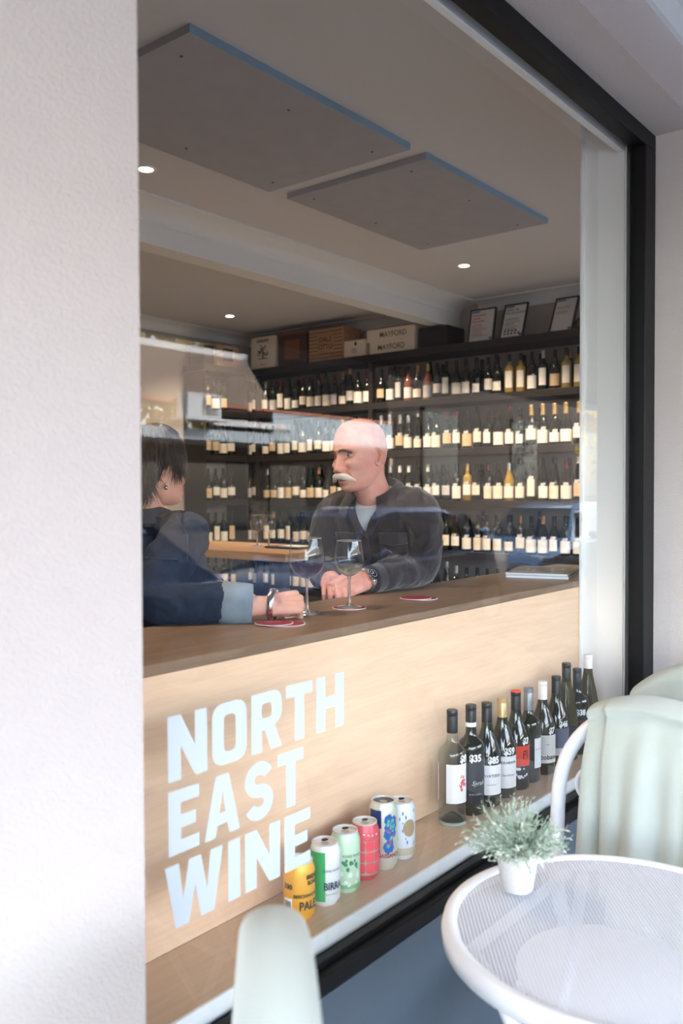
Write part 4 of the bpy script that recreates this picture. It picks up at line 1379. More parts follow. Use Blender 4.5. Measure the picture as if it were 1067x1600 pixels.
# magazines at the far end of the bar
M_pages = pm('page_edges', hex_('dfe3ea'), .7)
mz0 = thing('magazine', (3.10, 1.50, BAR), 'lower of the two magazines at the far end of the window bar', 'magazine', 'magazines on the window bar', R(16))
ob('pages', MB().box(-.15, .15, -.115, .115, .0005, .0095), M_pages, mz0, local=True)
ob('back_cover', MB().box(-.151, .151, -.116, .116, .0095, .0103), P_black, mz0, local=True)
mz = thing('magazine', (3.10, 1.50, BAR+.0105), 'upper of the two magazines, with a dark picture cover', 'magazine', 'magazines on the window bar', R(16))
ob('pages', MB().box(-.148, .150, -.112, .116, 0, .0085), M_pages, mz, local=True)
M_cover = pm('cover_photo', (.05, .05, .055), .35, var=1.0, vscale=11, vcol=(.35, .28, .2))
cv = ob('cover', MB().box(-.150, .152, -.114, .118, .0086, .0097), M_cover, mz, local=True)
ob('cover_panel', MB().box(.085, .140, -.09, .10, .0097, .0101), pm('cover_grey', (.30, .30, .31), .5, var=.8, vscale=60), cv, local=True)
ob('cover_panel', MB().box(-.14, -.095, -.09, .10, .0097, .0101), pm('cover_pale', (.42, .42, .43), .5, var=.6, vscale=60), cv, local=True)
mb = MB()
for k, (x, y, w, h) in enumerate(((-.06, .03, .05, .006), (-.04, .055, .06, .005), (.0, -.03, .07, .006), (.03, -.07, .03, .01), (-.07, -.05, .02, .012))):
    mb.box(x, x+w, y, y+h, .0097, .0101)
ob('cover_blocks', mb, P_cream, cv, local=True)

# ================================================================== boxes, crates and notices on top of the shelving
M_kraft = pm('kraft_card', hex_('b89a78'), .8, bump=.1)
M_whitebox = pm('white_card_box', hex_('e4d6c6'), .7)
M_pine = wood('pine_crate', (0.50, 0.30, 0.16), (0.36, 0.20, 0.10), .7, axis=1)
M_dkwood = pm('dark_crate_wood', (0.07, 0.035, 0.022), .7)
M_dkbox = pm('black_card_box', (0.012, 0.011, 0.011), .6)
FXN = 6.10
def face_text(txt, size, y, z, mat, parent, x=FXN, bold=0.0, xs=1.0, shear=0.0):
    """lettering on a face that looks towards -x (reads left to right as y falls)"""
    vs, fs = text_verts(txt, size, 'CENTER', bold, shear, xs)
    return ob('lettering', plate(vs, fs, (x-.0006, y, z), (0, -1, 0), (0, 0, 1), .0006), mat, parent)
# two long MAYFORD boxes
for k, (z0, lab) in enumerate(((TOPB+.0005, 'long white wine box with dark lettering, lower of the stacked pair'), (TOPB+.1085, 'long white wine box with dark lettering, upper of the stacked pair'))):
    t = thing('wine_box', (6.24, 4.36, z0), lab, 'box', 'pair of long white wine boxes')
    ob('carton', MB().box(FXN, 6.38, 4.13, 4.60+k*.03, z0, z0+.107), M_whitebox, t, bevel=.003)
    face_text('MAYFORD', .066, 4.37-k*.02, z0+.032, pm('ink_brown_black', (.05, .035, .03), .7), t, bold=.0004, xs=.92)
t = thing('black_box', (6.25, 3.98, TOPB), 'large black box behind the white wine boxes', 'box')
ob('carton', MB().box(6.12, 6.39, 3.82, 4.10, TOPB+.0005, TOPB+.175), M_dkbox, t)
# small white box
t = thing('small_wine_box', (6.2, 4.77, TOPB), 'small white box with a black grape mark beside the crate', 'box')
ob('carton', MB().box(FXN, 6.33, 4.645, 4.885, TOPB+.0005, TOPB+.150), M_whitebox, t, bevel=.002)
face_text('BIRRA\nBASTA', .022, 4.77, TOPB+.062, M_ink, t)
ob('mark', MB().ell((FXN-.0008, 4.755, TOPB+.118), .0008, .013, .018, 12, 8), M_ink, t)
# slatted crate DALZOTTO
t = thing('wooden_crate', (6.22, 5.09, TOPB), 'slatted pine wine crate with a square name plate', 'crate')
ob('crate_body', MB().box(FXN+.008, 6.36, 4.905, 5.30, TOPB+.0005, TOPB+.30), M_dkwood, t)
for k in range(9):
    ob('slat', MB().box(FXN, FXN+.008, 4.905, 5.30, TOPB+.004+k*.033, TOPB+.004+k*.033+.024), M_pine, t)
pl = ob('name_plate', MB().box(FXN-.004, FXN, 5.01, 5.19, TOPB+.075, TOPB+.245), M_pine, t)
face_text('DALZ\nOTTO', .066, 5.10, TOPB+.172, M_dkwood, pl, x=FXN-.004, bold=.0012, xs=.9)
ob('side_board', MB().box(FXN, 6.36, 4.895, 4.905, TOPB+.0005, TOPB+.30), M_pine, t)
# dark red crate
t = thing('wooden_crate', (6.22, 5.52, TOPB), 'dark stained crate with a reddish plaque beside the tree-emblem box', 'crate')
ob('crate_body', MB().box(FXN+.01, 6.37, 5.335, 5.70, TOPB+.0005, TOPB+.285), M_dkwood, t, bevel=.004)
ob('plaque', MB().box(FXN+.002, FXN+.01, 5.42, 5.61, TOPB+.06, TOPB+.235), pm('red_brown_plaque', (.22, .085, .04), .7, var=.6, vscale=40), t)
ob('lid_rail', MB().box(FXN, 6.37, 5.335, 5.70, TOPB+.286, TOPB+.306), pm('red_brown_rail', (.20, .08, .04), .7), t)
# DARLING box
t = thing('wine_box', (6.2, 5.88, TOPB), 'upright white wine box with a black tree emblem', 'box')
ob('carton', MB().box(FXN-.01, 6.36, 5.72, 6.04, TOPB+.0005, TOPB+.305), M_whitebox, t, bevel=.003)
face_text('DARLING', .038, 5.88, TOPB+.255, M_ink, t, x=FXN-.01, bold=.0012)
face_text('WINE CO', .016, 5.88, TOPB+.035, M_ink, t, x=FXN-.01)
mb = MB()
rg = random.Random(8)
for k in range(40):
    y, z = rg.gauss(0, .034), rg.gauss(0, .020)+(.02 if k % 2 else -.018)
    mb.ell((FXN-.011, 5.88+y*(.8 if z > 0 else 1.2), TOPB+.16+z), .0008, rg.uniform(.006, .014), rg.uniform(.004, .008), 8, 6)
mb.box(FXN-.0115, FXN-.0105, 5.872, 5.888, TOPB+.095, TOPB+.16).box(FXN-.0115, FXN-.0105, 5.82, 5.94, TOPB+.092, TOPB+.10)
ob('tree_emblem', mb, M_ink, t)
# brown box on the corner unit
t = thing('kraft_box', (5.75, 6.2, TOPB), 'brown kraft box with dark square on the corner unit', 'box')
ob('carton', MB().box(5.68, 5.96, 6.08, 6.32, TOPB+.0005, TOPB+.205), M_kraft, t, bevel=.003)
ob('printed_square', MB().box(5.755, 5.885, 6.078, 6.08, TOPB+.06, TOPB+.175), M_dkwood, t)
t = thing('black_box', (5.6, 6.2, TOPB), 'dark upright box left of the brown kraft box', 'box')
ob('carton', MB().box(5.53, 5.66, 6.10, 6.32, TOPB+.0005, TOPB+.18), M_dkbox, t)
# framed notices leaning on the wall
M_fr = pm('black_picture_frame', (.01, .01, .012), .35)
M_paper = pm('notice_paper', hex_('d6d3d2'), .4)
def notice(yc, w, h, lean, skew, label, head, headcol, style):
    t = thing('framed_notice', (6.15, yc, TOPB+.0005+.018*math.sin(lean)), label, 'picture frame', 'framed notices on the shelving')
    t.rotation_euler = (0, 0, skew)
    Mx = Matrix.Rotation(-lean, 4, 'Y').inverted()
    def bx(name, y0, y1, z0, z1, x0, x1, m, par=t):
        return ob(name, MB().box(x0, x1, y0, y1, z0, z1).xf(Mx), m, par, local=True)
    b = .012
    bx('frame', -w/2, w/2, 0, b, 0, .018, M_fr); bx('frame', -w/2, w/2, h-b, h, 0, .018, M_fr)
    bx('frame', -w/2, -w/2+b, b, h-b, 0, .018, M_fr); bx('frame', w/2-b, w/2, b, h-b, 0, .018, M_fr)
    pp = bx('notice', -w/2+b, w/2-b, b, h-b, .006, .012, M_paper)
    bx('printed_bar', w/2-b-.075, w/2-b-.004, h-b-.018, h-b-.006, .0050, .006, pm('ink_royal_blue', hex_('2c5a9a'), .5), pp)
    vs, fs = text_verts(head, .026, 'LEFT', .0006)
    m = plate(vs, fs, (.006, w/2-b-.012, h-b-.048), (0, -.95, 0), (0, 0, 1), .0006).xf(Mx)
    ob('heading', m, headcol, pp, local=True)
    mb, mb2 = MB(), MB()
    rgn = random.Random(len(head))
    for k in range(9 if style != 2 else 7):
        z = h-.135-k*.014
        if style == 2: z = h-.07-k*.015
        if z < .04: break
        wl = rgn.uniform(.5, .95)*(w-.06)
        (mb if (k % 3) else mb2).box(.0052, .006, w/2-b-.014-wl, w/2-b-.014, z, z+.005)
    ob('text_lines', mb.xf(Mx), pm('ink_grey', (.3, .3, .3), .6), pp, local=True)
    if style < 2: ob('text_lines', mb2.xf(Mx), headcol, pp, local=True)
    bx('emblem', -w/2+b+.006, -w/2+b+.028, b+.008, b+.028, .0052, .006, pm('ink_royal_blue', (0, 0, 0)), pp)
    if style == 1:
        rgn = random.Random(2)
        mb = MB()
        for k in range(9):
            y = w/2-b-.02-(k % 5)*.03; z = .035+(k//5)*.028
            mb.box(.0052, .006, y-.016, y, z, z+.016)
        ob('pictograms', mb.xf(Mx), M_ink, pp, local=True)
    return t
I_red = pm('ink_notice_red', hex_('c8443e'), .5)
I_grn = pm('ink_notice_green', hex_('2f6a4c'), .5)
notice(3.535, .235, .285, R(12), 0, 'framed notice with red heading, leftmost of the three', 'Intoxicated?\nDrunk?\nDisorderly?', I_red, 0)
notice(3.262, .205, .305, R(20), 0, 'framed notice with green heading and pictograms, middle of the three', 'Under 18?\nCan you prove it?', I_grn, 1)
notice(2.850, .190, .315, R(26), 0, 'framed notice with small plain text, rightmost of the three', ' ', M_ink, 2)
t = thing('saucer', (6.16, 2.99, TOPB+.0005), 'small white saucer between the framed notices', 'saucer')
ob('dish', MB().lathe([(.022, 0), (.048, .010), (.050, .013), (.040, .011), (.0, .006)], 28), P_white, t, smooth=True, local=True)
t = thing('wicker_ball', (6.26, 2.72, TOPB+.0005), 'brown woven bundle behind the right framed notice', 'ornament')
mb = MB()
for k in range(7):
    mb.tube([(.055*math.cos(a_)*math.cos(k*.45), .055*math.cos(a_)*math.sin(k*.45), .058+.055*math.sin(a_)) for a_ in [i*math.pi/10 for i in range(20)]], .006, 6, closed=True)
ob('weave', mb, pm('wicker', (.13, .06, .03), .7), t, smooth=True, local=True)
# ================================================================== pavement table, chairs, throws, plant
M_wmetal = pm('white_powder_coat', (0.76, 0.76, 0.79), 0.35, bump=0.04, bscale=90)
TX, TY, TZ, TR = 1.419, 0.537, -0.736, 0.300
tab = thing('bistro_table', (TX, TY, GZ), 'round white steel bistro table with perforated mesh top', 'table')
ob('rim', MB().lathe([(TR-.020, -.001), (TR-.018, .003), (TR-.006, .005), (TR+.004, .001), (TR+.007, -.010), (TR+.005, -.026), (TR-.001, -.030), (TR-.003, -.026), (TR-.003, -.008), (TR-.018, -.004)], 96, (TX, TY, TZ), cap=False), M_wmetal, tab, smooth=True, angle=60)
mb = MB()
P_ = 0.0062
ca, sa = math.cos(R(38)), math.sin(R(38))
for fam in (0, 1):
    k = -int(TR/P_)
    while k*P_ < TR-.016:
        d = k*P_
        k += 1
        if abs(d) > TR-.016: continue
        L = math.sqrt((TR-.016)**2-d*d)
        ux, uy = (ca, sa) if fam == 0 else (-sa, ca)
        vx, vy = -uy, ux
        mb.obox((TX+vx*d, TY+vy*d, TZ-.0015-fam*.0012), (ux*L, uy*L, 0), (vx*.00100, vy*.00100, 0), (0, 0, .0006))
mt = put('mesh_top', mb.mesh('mesh_top', clean=False), M_wmetal, tab)
mt['kind'] = 'stuff'
for y in (0.728, 0.345):
    ob('top_rail', MB().tube([(1.225, y, TZ-.022), (1.613, y, TZ-.022)], .010, 10), M_wmetal, tab, smooth=True)
for i, y in enumerate((0.700, 0.375)):
    ob('leg', MB().tube([(1.62, y, TZ-.024), (1.56, y-.012, TZ-.10), (1.20, y-.03, GZ+.012)], .0115, 10), M_wmetal, tab, smooth=True)
    ob('leg', MB().tube([(1.235, y+.022, TZ-.024), (1.29, y+.01, TZ-.10), (1.63, y, GZ+.012)], .0115, 10), M_wmetal, tab, smooth=True)
for x, z in ((1.415, -1.105), ):
    ob('pivot_bar', MB().tube([(x, .36, z), (x, .70, z)], .008, 8), M_wmetal, tab, smooth=True)
for x in (1.20, 1.63):
    ob('foot_rail', MB().tube([(x, .345, GZ+.012), (x, .70, GZ+.012)], .010, 8), M_wmetal, tab, smooth=True)

def chair(loc, rz, label):
    """bentwood-style steel chair, faces local +x"""
    t = thing('bistro_chair', loc, label, 'chair', 'white bistro chairs', rz)
    pts = []
    for i in range(25):
        a = math.pi*(i/24)
        y = .222*math.cos(a)
        z = .70+.255*math.sin(a)**.85
        pts.append((-.20-.02*math.sin(a), y, z))
    pts = [(-.165, .195, .45), (-.175, .215, .52), (-.19, .220, .62)]+pts[0:]+[(-.19, -.220, .62), (-.175, -.215, .52), (-.165, -.195, .45)]
    ob('back_hoop', MB().tube(pts, .0175, 12), M_wmetal, t, smooth=True, local=True)
    for s in (1, -1):
        sc = []
        for i in range(40):
            a = math.pi*.5+i*.17
            r = .068-.0011*i
            sc.append((-.203, s*(.140+r*math.cos(a)*.9), .755-r*math.sin(a)*1.0))
        ob('scroll', MB().tube(sc, .0058, 8), M_wmetal, t, smooth=True, local=True)
    ob('seat', MB().lathe([(.0, .452), (.19, .452), (.205, .446), (.205, .432), (.19, .430), (0, .438)], 40), M_wmetal, t, smooth=True, angle=50, local=True)
    for x, y in ((.15, .14), (.15, -.14)):
        ob('leg', MB().tube([(x, y, .44), (x+.03, y*1.15, .22), (x+.05, y*1.25, .008)], .0125, 10), M_wmetal, t, smooth=True, local=True)
    for y in (.18, -.18):
        ob('leg', MB().tube([(-.165, y*1.06, .46), (-.185, y*1.1, .22), (-.215, y*1.15, .008)], .0145, 10), M_wmetal, t, smooth=True, local=True)
    ob('leg_ring', MB().tube([(.165*math.cos(2*math.pi*i/36)-.01, .165*math.sin(2*math.pi*i/36), .24) for i in range(36)], .007, 8, closed=True), M_wmetal, t, smooth=True, local=True)
    return t
chair((1.785, .70, GZ), R(180), 'white bistro chair beyond the table, back hoop half under a throw')
chair((0.793, 0.462, GZ), R(-44), 'white bistro chair in the near foreground, hidden under its throw')
chair((2.80, .71, GZ), R(2), 'white bistro chair at the far right, facing away')

# knitted throws
def knit(name, col):
    m = pm(name, col, 0.95, sheen=0.4)
    nt = m.node_tree
    b = nt.nodes['Principled BSDF']
    tc = _n(nt, 'ShaderNodeTexCoord')
    wv = _n(nt, 'ShaderNodeTexWave')
    wv.inputs['Scale'].default_value = 75
    wv.inputs['Distortion'].default_value = 1.2
    wv.inputs['Detail Scale'].default_value = 6
    wv.bands_direction = 'Y'
    nt.links.new(tc.outputs['UV'], wv.inputs['Vector'])
    bp = _n(nt, 'ShaderNodeBump')
    bp.inputs['Strength'].default_value = 0.55
    bp.inputs['Distance'].default_value = 0.002
    nt.links.new(wv.outputs['Fac'], bp.inputs['Height'])
    nt.links.new(bp.outputs[0], b.inputs['Normal'])
    return m
M_throw = knit('sage_knit', hex_('bcc2b8'))
def throw(label, fn, nu, nv, tassels, frame, thick=.006):
    """fn(u, v) -> local point; v from the front hem over the top to the back hem"""
    t = thing('throw_blanket', frame.translation, label, 'blanket', 'sage knitted throws on the chairs', frame.to_euler().z)
    mb = MB().grid(fn, nu, nv)
    me = mb.mesh('knit', True, clean=False)
    uvl = me.uv_layers.new(name='UVMap')
    for lp in me.loops:
        i = lp.vertex_index
        uvl.data[lp.index].uv = ((i % nu)/(nu-1)*.9, (i//nu)/(nv-1)*1.3)
    o = put('knit', me, M_throw, t, local=True)
    sd = o.modifiers.new('solid', 'SOLIDIFY')
    sd.thickness = thick
    sd.offset = 0
    ss = o.modifiers.new('sub', 'SUBSURF')
    ss.levels = ss.render_levels = 1
    rg = random.Random(len(label))
    for k, (x, y, z) in enumerate(tassels):
        mb = MB()
        mb.ell((x, y, z-.010), .009, .009, .012, 10, 8)
        for j in range(26):
            a = rg.uniform(0, 6.28); r = rg.uniform(.004, .022)
            mb.tube([(x, y, z-.012), (x+r*.5*math.cos(a), y+r*.5*math.sin(a), z-.035), (x+r*math.cos(a), y+r*math.sin(a), z-.068+rg.uniform(-.006, .006))], [.0028, .0024, .0012], 5)
        ob('tassel', mb, M_throw, t, smooth=True, local=True)
    return t
def smooth01(x): 
    x = min(max(x, 0), 1)
    return x*x*(3-2*x)
# throw on the chair beyond the table: local frame = chair frame (facing +x towards the table)
def fn_right(u, v):
    # u: 0 at the wall side (local y -) .. 1 at the street side
    y = -.136+.43*u
    ztop = .975-.10*abs((y-.01)/.23)**2.2
    front = .395+.03*math.sin(u*9)-.02*u
    if u < .19: front += .0
    back = .50
    lap = smooth01((u-.105)/.018)            # the folded strip tucks under the wider layer
    if v < .44:
        q = 1-v/.44
        z = ztop-(ztop-.565+front*0)*q*1.0
        z = ztop-(ztop-(.600-.02*math.sin(u*14)-(.0 if u > .18 else -.01)))*q
        x = -.190+.016*math.sin(q*1.5)+.024*lap+q*(.012*math.sin(u*23+.6)+.009*math.sin(u*41+q)+.016*u)
        y += q*(.018*(u-.5)+.006*math.sin(u*17))
        x += .030*min(1, q*3)
    elif v < .58:
        q = (v-.44)/.14
        a = math.pi*q
        x = -.215+.050*math.cos(a)+.024*lap*(1-q)
        z = ztop+.018*math.sin(a)
    else:
        q = (v-.58)/.42
        z = ztop-(ztop-.52)*q
        x = -.268-.02*math.sin(q*2)+q*.010*math.sin(u*19)
        y += q*.02*math.sin(u*8)
    return (x, y, z)
FR = Matrix.Translation((1.785, .70, GZ)) @ Matrix.Rotation(R(180), 4, 'Z')
TR_THROW = throw('sage green knitted throw draped over the chair beyond the table', fn_right, 90, 60,
      [(-.150, -.135, .600), (-.145, -.085, .605), (-.142, -.060, .60), (-.12, .235, .58)], FR)
# an inner layer with hem and fringe hanging lower
def fn_right2(u, v):
    y = -.075+.33*u
    z = .64-.17*v
    x = -.165+.010*math.sin(u*15)+.012*v*math.sin(u*27+1)+.02*v
    return (x, y, z)
me_ = MB().grid(fn_right2, 50, 14).mesh('knit', True, clean=False)
uvl_ = me_.uv_layers.new(name='UVMap')
for lp in me_.loops:
    uvl_.data[lp.index].uv = ((lp.vertex_index % 50)/49*.7, (lp.vertex_index//50)/13*.4)
lo_ = put('lower_fold', me_, M_throw, TR_THROW, local=True)
md_ = lo_.modifiers.new('solid', 'SOLIDIFY'); md_.thickness = .005; md_.offset = 0
# throw on the near chair
def fn_near(u, v):
    y = -.245+.47*u                  # along the back hoop; u=0 is the far end
    ztop = .985-.15*abs((y-.02)/.25)**2.0
    if v < .42:
        q = 1-v/.42
        z = ztop-.46*q
        x = -.172+.030*q+q*(.012*math.sin(u*11)+.008*math.sin(u*23))
    elif v < .60:
        q = (v-.42)/.18
        a = math.pi*q
        x = -.207+.035*math.cos(a)
        z = ztop+.026*math.sin(a)
    else:
        q = (v-.60)/.40
        z = ztop-.46*q
        x = -.242-.028*q+q*(.010*math.sin(u*13+1))
    return (x, y, z)
FN = Matrix.Translation((0.793, 0.462, GZ)) @ Matrix.Rotation(R(-44), 4, 'Z')
throw('sage green knitted throw in the blurred near foreground', fn_near, 50, 50, [], FN, .008)
def fn_far(u, v):
    y = -.21+.46*u
    ztop = .945-.10*abs((y-.02)/.23)**2.2
    if v < .40:
        q = 1-v/.40
        z = ztop-.30*q; x = -.155+.02*q+q*.014*math.sin(u*15)
    elif v < .62:
        q = (v-.40)/.22
        a = math.pi*q
        x = -.21+.055*math.cos(a); z = ztop+.030*math.sin(a)
    else:
        q = (v-.62)/.38
        z = ztop-.13*q-.03*math.sin(u*6)*q; x = -.265-.012*q+q*.012*math.sin(u*17)
    return (x, y, z)
FF = Matrix.Translation((2.80, .71, GZ)) @ Matrix.Rotation(R(2), 4, 'Z')
throw('sage green ribbed throw folded over the far right chair', fn_far, 50, 50, [], FF, .010)

# ------------------------------------------------------------------ potted plant
pl = thing('potted_plant', (1.435, .746, TZ+.0055), 'small artificial herb plant in a whitewashed pot on the table', 'plant')
M_pot = pm('whitewashed_concrete', hex_('d0ccc8'), .9, bump=.5, bscale=160, var=.5, vscale=40, vcol=hex_('c4beb8'))
ob('pot', MB().lathe([(.027, 0), (.0285, .002), (.0365, .053), (.0382, .054), (.0392, .070), (.0372, .071), (.0352, .058), (0, .056)], 36), M_pot, pl, smooth=True, angle=45, local=True)
M_leaf = pm('dusty_sage_leaf', hex_('adb9a6'), .7, var=.8, vscale=60, vcol=hex_('8fa38c'))
M_leaf2 = pm('pale_sage_leaf', hex_('ced4c4'), .7)
rg = random.Random(77)
mbA, mbB, mbS = MB(), MB(), MB()
for k in range(190):
    th = rg.uniform(0, 6.283)
    ph = math.acos(rg.uniform(.10, 1))
    L = rg.uniform(.062, .098)
    d = Vector((math.sin(ph)*math.cos(th), math.sin(ph)*math.sin(th), math.cos(ph)))
    base = Vector((rg.uniform(-.022, .022), rg.uniform(-.022, .022), .064))
    pts = []
    for i in range(7):
        q = i/6
        p = base+d*L*q+Vector((0, 0, .020*q-.026*q*q*math.sin(ph)))
        pts.append(p)
    mbS.tube(pts, [.0009]*6+[.0005], 4, cap=False)
    mb = mbA if rg.random() < .6 else mbB
    for i in range(13):
        q = .25+.75*i/12
        j = min(int(q*6), 5)
        p = pts[j].lerp(pts[j+1], q*6-j)
        t = (pts[j+1]-pts[j]).normalized()
        s = t.orthogonal().normalized()
        s.rotate(Matrix.Rotation(i*2.4+rg.uniform(-.4, .4), 3, t))
        dirv = (t*.75+s*.8).normalized()
        ll = rg.uniform(.008, .014)
        w = dirv.cross(t).normalized()*rg.uniform(.0012, .0019)
        up = dirv.cross(w).normalized()*.0007
        mb.add([p, p+dirv*ll*.5+w, p+dirv*ll, p+dirv*ll*.5-w, p+dirv*ll*.5+up], [(0, 1, 4), (1, 2, 4), (2, 3, 4), (3, 0, 4)])
for nm, m_, mt_ in (('foliage', mbA, M_leaf), ('foliage', mbB, M_leaf2), ('stems', mbS, M_leaf)):
    f = put(nm, m_.mesh(nm, clean=False), mt_, pl, local=True)
    f['kind'] = 'stuff'
# ================================================================== people
from mathutils import noise as mnoise
def V(*a): return Vector(a)
def frame(fwd, up=(0, 0, 1), org=(0, 0, 0)):
    """columns: right, forward, up"""
    f = Vector(fwd).normalized()
    r = f.cross(Vector(up)).normalized()
    u = r.cross(f)
    o = Vector(org)
    return Matrix(((r.x, f.x, u.x, o.x), (r.y, f.y, u.y, o.y), (r.z, f.z, u.z, o.z), (0, 0, 0, 1)))
def limb(mb, pts, rad, n=18, sub=4):
    """tapering limb through the joints with rounded ends"""
    pts = [Vector(p) for p in pts]
    P, Rr = [], []
    m = len(pts)
    for i in range(m-1):
        p0, p1, p2, p3 = pts[max(i-1, 0)], pts[i], pts[i+1], pts[min(i+2, m-1)]
        for k in range(sub):
            q = k/sub
            P.append(.5*((2*p1)+(p2-p0)*q+(2*p0-5*p1+4*p2-p3)*q*q+(-p0+3*p1-3*p2+p3)*q**3))
            Rr.append(rad[i]*(1-q)+rad[i+1]*q)
    P.append(pts[-1]); Rr.append(rad[-1])
    mb.tube(P, Rr, n)
    mb.ell(pts[0], rad[0], rad[0], rad[0], n, 12)
    mb.ell(pts[-1], rad[-1], rad[-1], rad[-1], n, 12)
    return mb
def loft(mb, rings, n=40, e=.85):
    """rings: (centre, half-width vector, half-depth vector)"""
    vs, fs = [], []
    for c, a, b in rings:
        c, a, b = Vector(c), Vector(a), Vector(b)
        for i in range(n):
            t = 2*math.pi*i/n
            ct, st = math.cos(t), math.sin(t)
            vs.append(c+a*math.copysign(abs(ct)**e, ct)+b*math.copysign(abs(st)**e, st))
    for j in range(len(rings)-1):
        for i in range(n):
            k = (i+1) % n
            fs.append((j*n+i, j*n+k, (j+1)*n+k, (j+1)*n+i))
    fs += [tuple(range(n-1, -1, -1)), tuple((len(rings)-1)*n+i for i in range(n))]
    return mb.add(vs, fs)

def head_mesh(male=True, smile=1.0):
    """sculpted head; local x right, y forward, z up, origin between the ears at eye level (metres)"""
    Z = [.1225, .1195, .112, .098, .078, .055, .028, .0, -.028, -.055, -.078, -.094, -.106, -.114, -.118]
    A = [.0, .024, .043, .0585, .0690, .0755, .0785, .0775, .0735, .0685, .0615, .052, .040, .026, .0]
    YF = [.0, .026, .047, .0635, .0770, .0855, .0890, .0860, .0845, .0835, .0830, .0810, .0770, .068, .052]
    YBk = [.0, .034, .058, .0770, .0915, .0995, .1020, .0985, .0870, .0640, .0380, .0180, .0020, -.012, -.050]
    NL, NS = 120, 220
    t = np.linspace(0, 1, NL)
    zz = -.118+(.2405)*(0.5-0.5*np.cos(np.pi*t))
    zz[0], zz[-1] = -.118, .1225
    def ip(tab): return np.interp(zz, Z[::-1], tab[::-1])
    def sm(a):
        for _ in range(3): a[1:-1] = .25*a[:-2]+.5*a[1:-1]+.25*a[2:]
        return a
    a, yf, yb = sm(ip(A)), sm(ip(YF)), sm(ip(YBk))
    ph = np.linspace(0, 2*np.pi, NS, endpoint=False)
    s, c = np.sin(ph), np.cos(ph)
    e = .90
    sx = np.sign(s)*np.abs(s)**e
    cy = np.sign(c)*np.abs(c)**e
    X = a[:, None]*sx[None]
    Y = np.where(c[None] > 0, yf[:, None]*cy[None], yb[:, None]*cy[None])
    Zg = np.repeat(zz[:, None], NS, 1)
    # keep the lower face from collapsing inwards behind the jaw
    w = np.clip((Y-.0)/.05, 0, 1); w = w*w*(3-2*w)
    ax = np.abs(X)
    def g(u, m, sd): return np.exp(-((u-m)/sd)**2)
    D = np.zeros_like(X)
    D += (.0095 if male else .003)*g(Zg, .0195, .0095)*np.exp(-(ax/.052)**4)
    D -= .0125*g(ax, .031, .017)*g(Zg, .002, .0115)
    D += .0030*g(ax, .034, .014)*g(Zg, -.0125, .0045)         # eye bag
    D -= .0022*g(ax, .033, .015)*g(Zg, -.0190, .0030)         # bag crease
    hz = np.interp(Zg, [-.066, -.060, -.053, -.046, -.038, -.02, .0, .015, .032], [0, .004, .017, .0265, .0275, .0205, .0125, .0070, 0])
    wz = np.interp(Zg, [-.062, -.045, -.02, .0, .02], [.0185, .0170, .0125, .0098, .0120]) if male else np.interp(Zg, [-.062, -.045, -.02, .0, .02], [.0150, .0130, .0100, .0085, .0110])
    D += (1.0 if male else .85)*hz*np.exp(-(ax/wz)**2.3)
    D += (.0130 if male else .0095)*g(ax, .0165, .0068)*g(Zg, -.0475, .0085)
    D += (.0115*smile+.002)*g(ax, .042, .017)*g(Zg, -.029, .016)
    D += .0060*np.exp(-(ax/.030)**2)*g(Zg, -.075, .021)
    lz = -.0785-.0035*(1-smile)+.0085*smile*(ax/.024)**2
    D -= .0085*np.exp(-(ax/.029)**4)*np.exp(-((Zg-lz)/.0026)**2)
    D += .0030*np.exp(-(ax/.021)**2)*g(Zg, -.0700, .0042)
    D += .0042*np.exp(-(ax/.020)**2)*g(Zg, -.0845, .0052)
    D -= .0035*np.exp(-(ax/.022)**2)*g(Zg, -.0940, .0045)
    D += .0085*np.exp(-(ax/.021)**2)*g(Zg, -.1065, .0105)
    fold = np.abs(ax-(.020+(-.046-Zg)*.47))
    D -= .0062*smile*np.exp(-(fold/.0038)**2)*np.clip((-.040-Zg)/.008, 0, 1)*np.clip((Zg+.088)/.012, 0, 1)
    D -= .0045*g(ax, .058, .014)*g(Zg, -.062, .020)            # hollow under the cheekbone
    if male:
        D -= .0016*g(Zg, .052, .0030)*np.exp(-(ax/.04)**4)
        for k, cz in enumerate((.004, -.004, -.013)):          # crow's feet
            D -= .0015*np.exp(-((Zg-cz-(ax-.052)*(.35-.35*k))/.0018)**2)*g(ax, .056, .007)
    Y = Y+D*w
    # temples
    tmp = g(Zg, .030, .022)*np.clip((Y-.01)/.04, 0, 1)*np.clip((ax-.045)/.02, 0, 1)
    X = X*(1-.045*tmp)
    vs = np.stack([X, Y, Zg], -1).reshape(-1, 3)
    mb = MB()
    fs = []
    for j in range(NL-1):
        b0, b1 = j*NS, (j+1)*NS
        for i in range(NS):
            k = (i+1) % NS
            fs.append((b0+i, b0+k, b1+k, b1+i))
    mb.add([tuple(p) for p in vs], fs)
    # ears
    for sd in (1, -1):
        nu, nv = 26, 12
        ev, ef = [], []
        Rm = Matrix.Translation((sd*.0745, -.012, -.008)) @ Matrix.Rotation(sd*R(28), 4, 'Z') @ Matrix.Rotation(R(-10), 4, 'X')
        def epoint(r, th, back):
            hy = .0185*(1+.10*math.sin(th))
            hz_ = .0325
            y, z = hy*r*math.cos(th), hz_*r*math.sin(th)
            if z < 0: y = y*(1-.25*(-z/hz_))+.004*(-z/hz_)
            rim = math.exp(-((r-.88)/.10)**2)
            anti = math.exp(-((r-.62)/.09)**2)*(1 if math.cos(th) < .3 else .2)
            conch = math.exp(-(r/.42)**2)
            x = .004+.0085*rim+.0060*anti-.0170*conch-.004*math.cos(th)*r
            if z < -.6*hz_: x = .005
            if back: x -= .006
            return Rm @ V(sd*x, y, z)
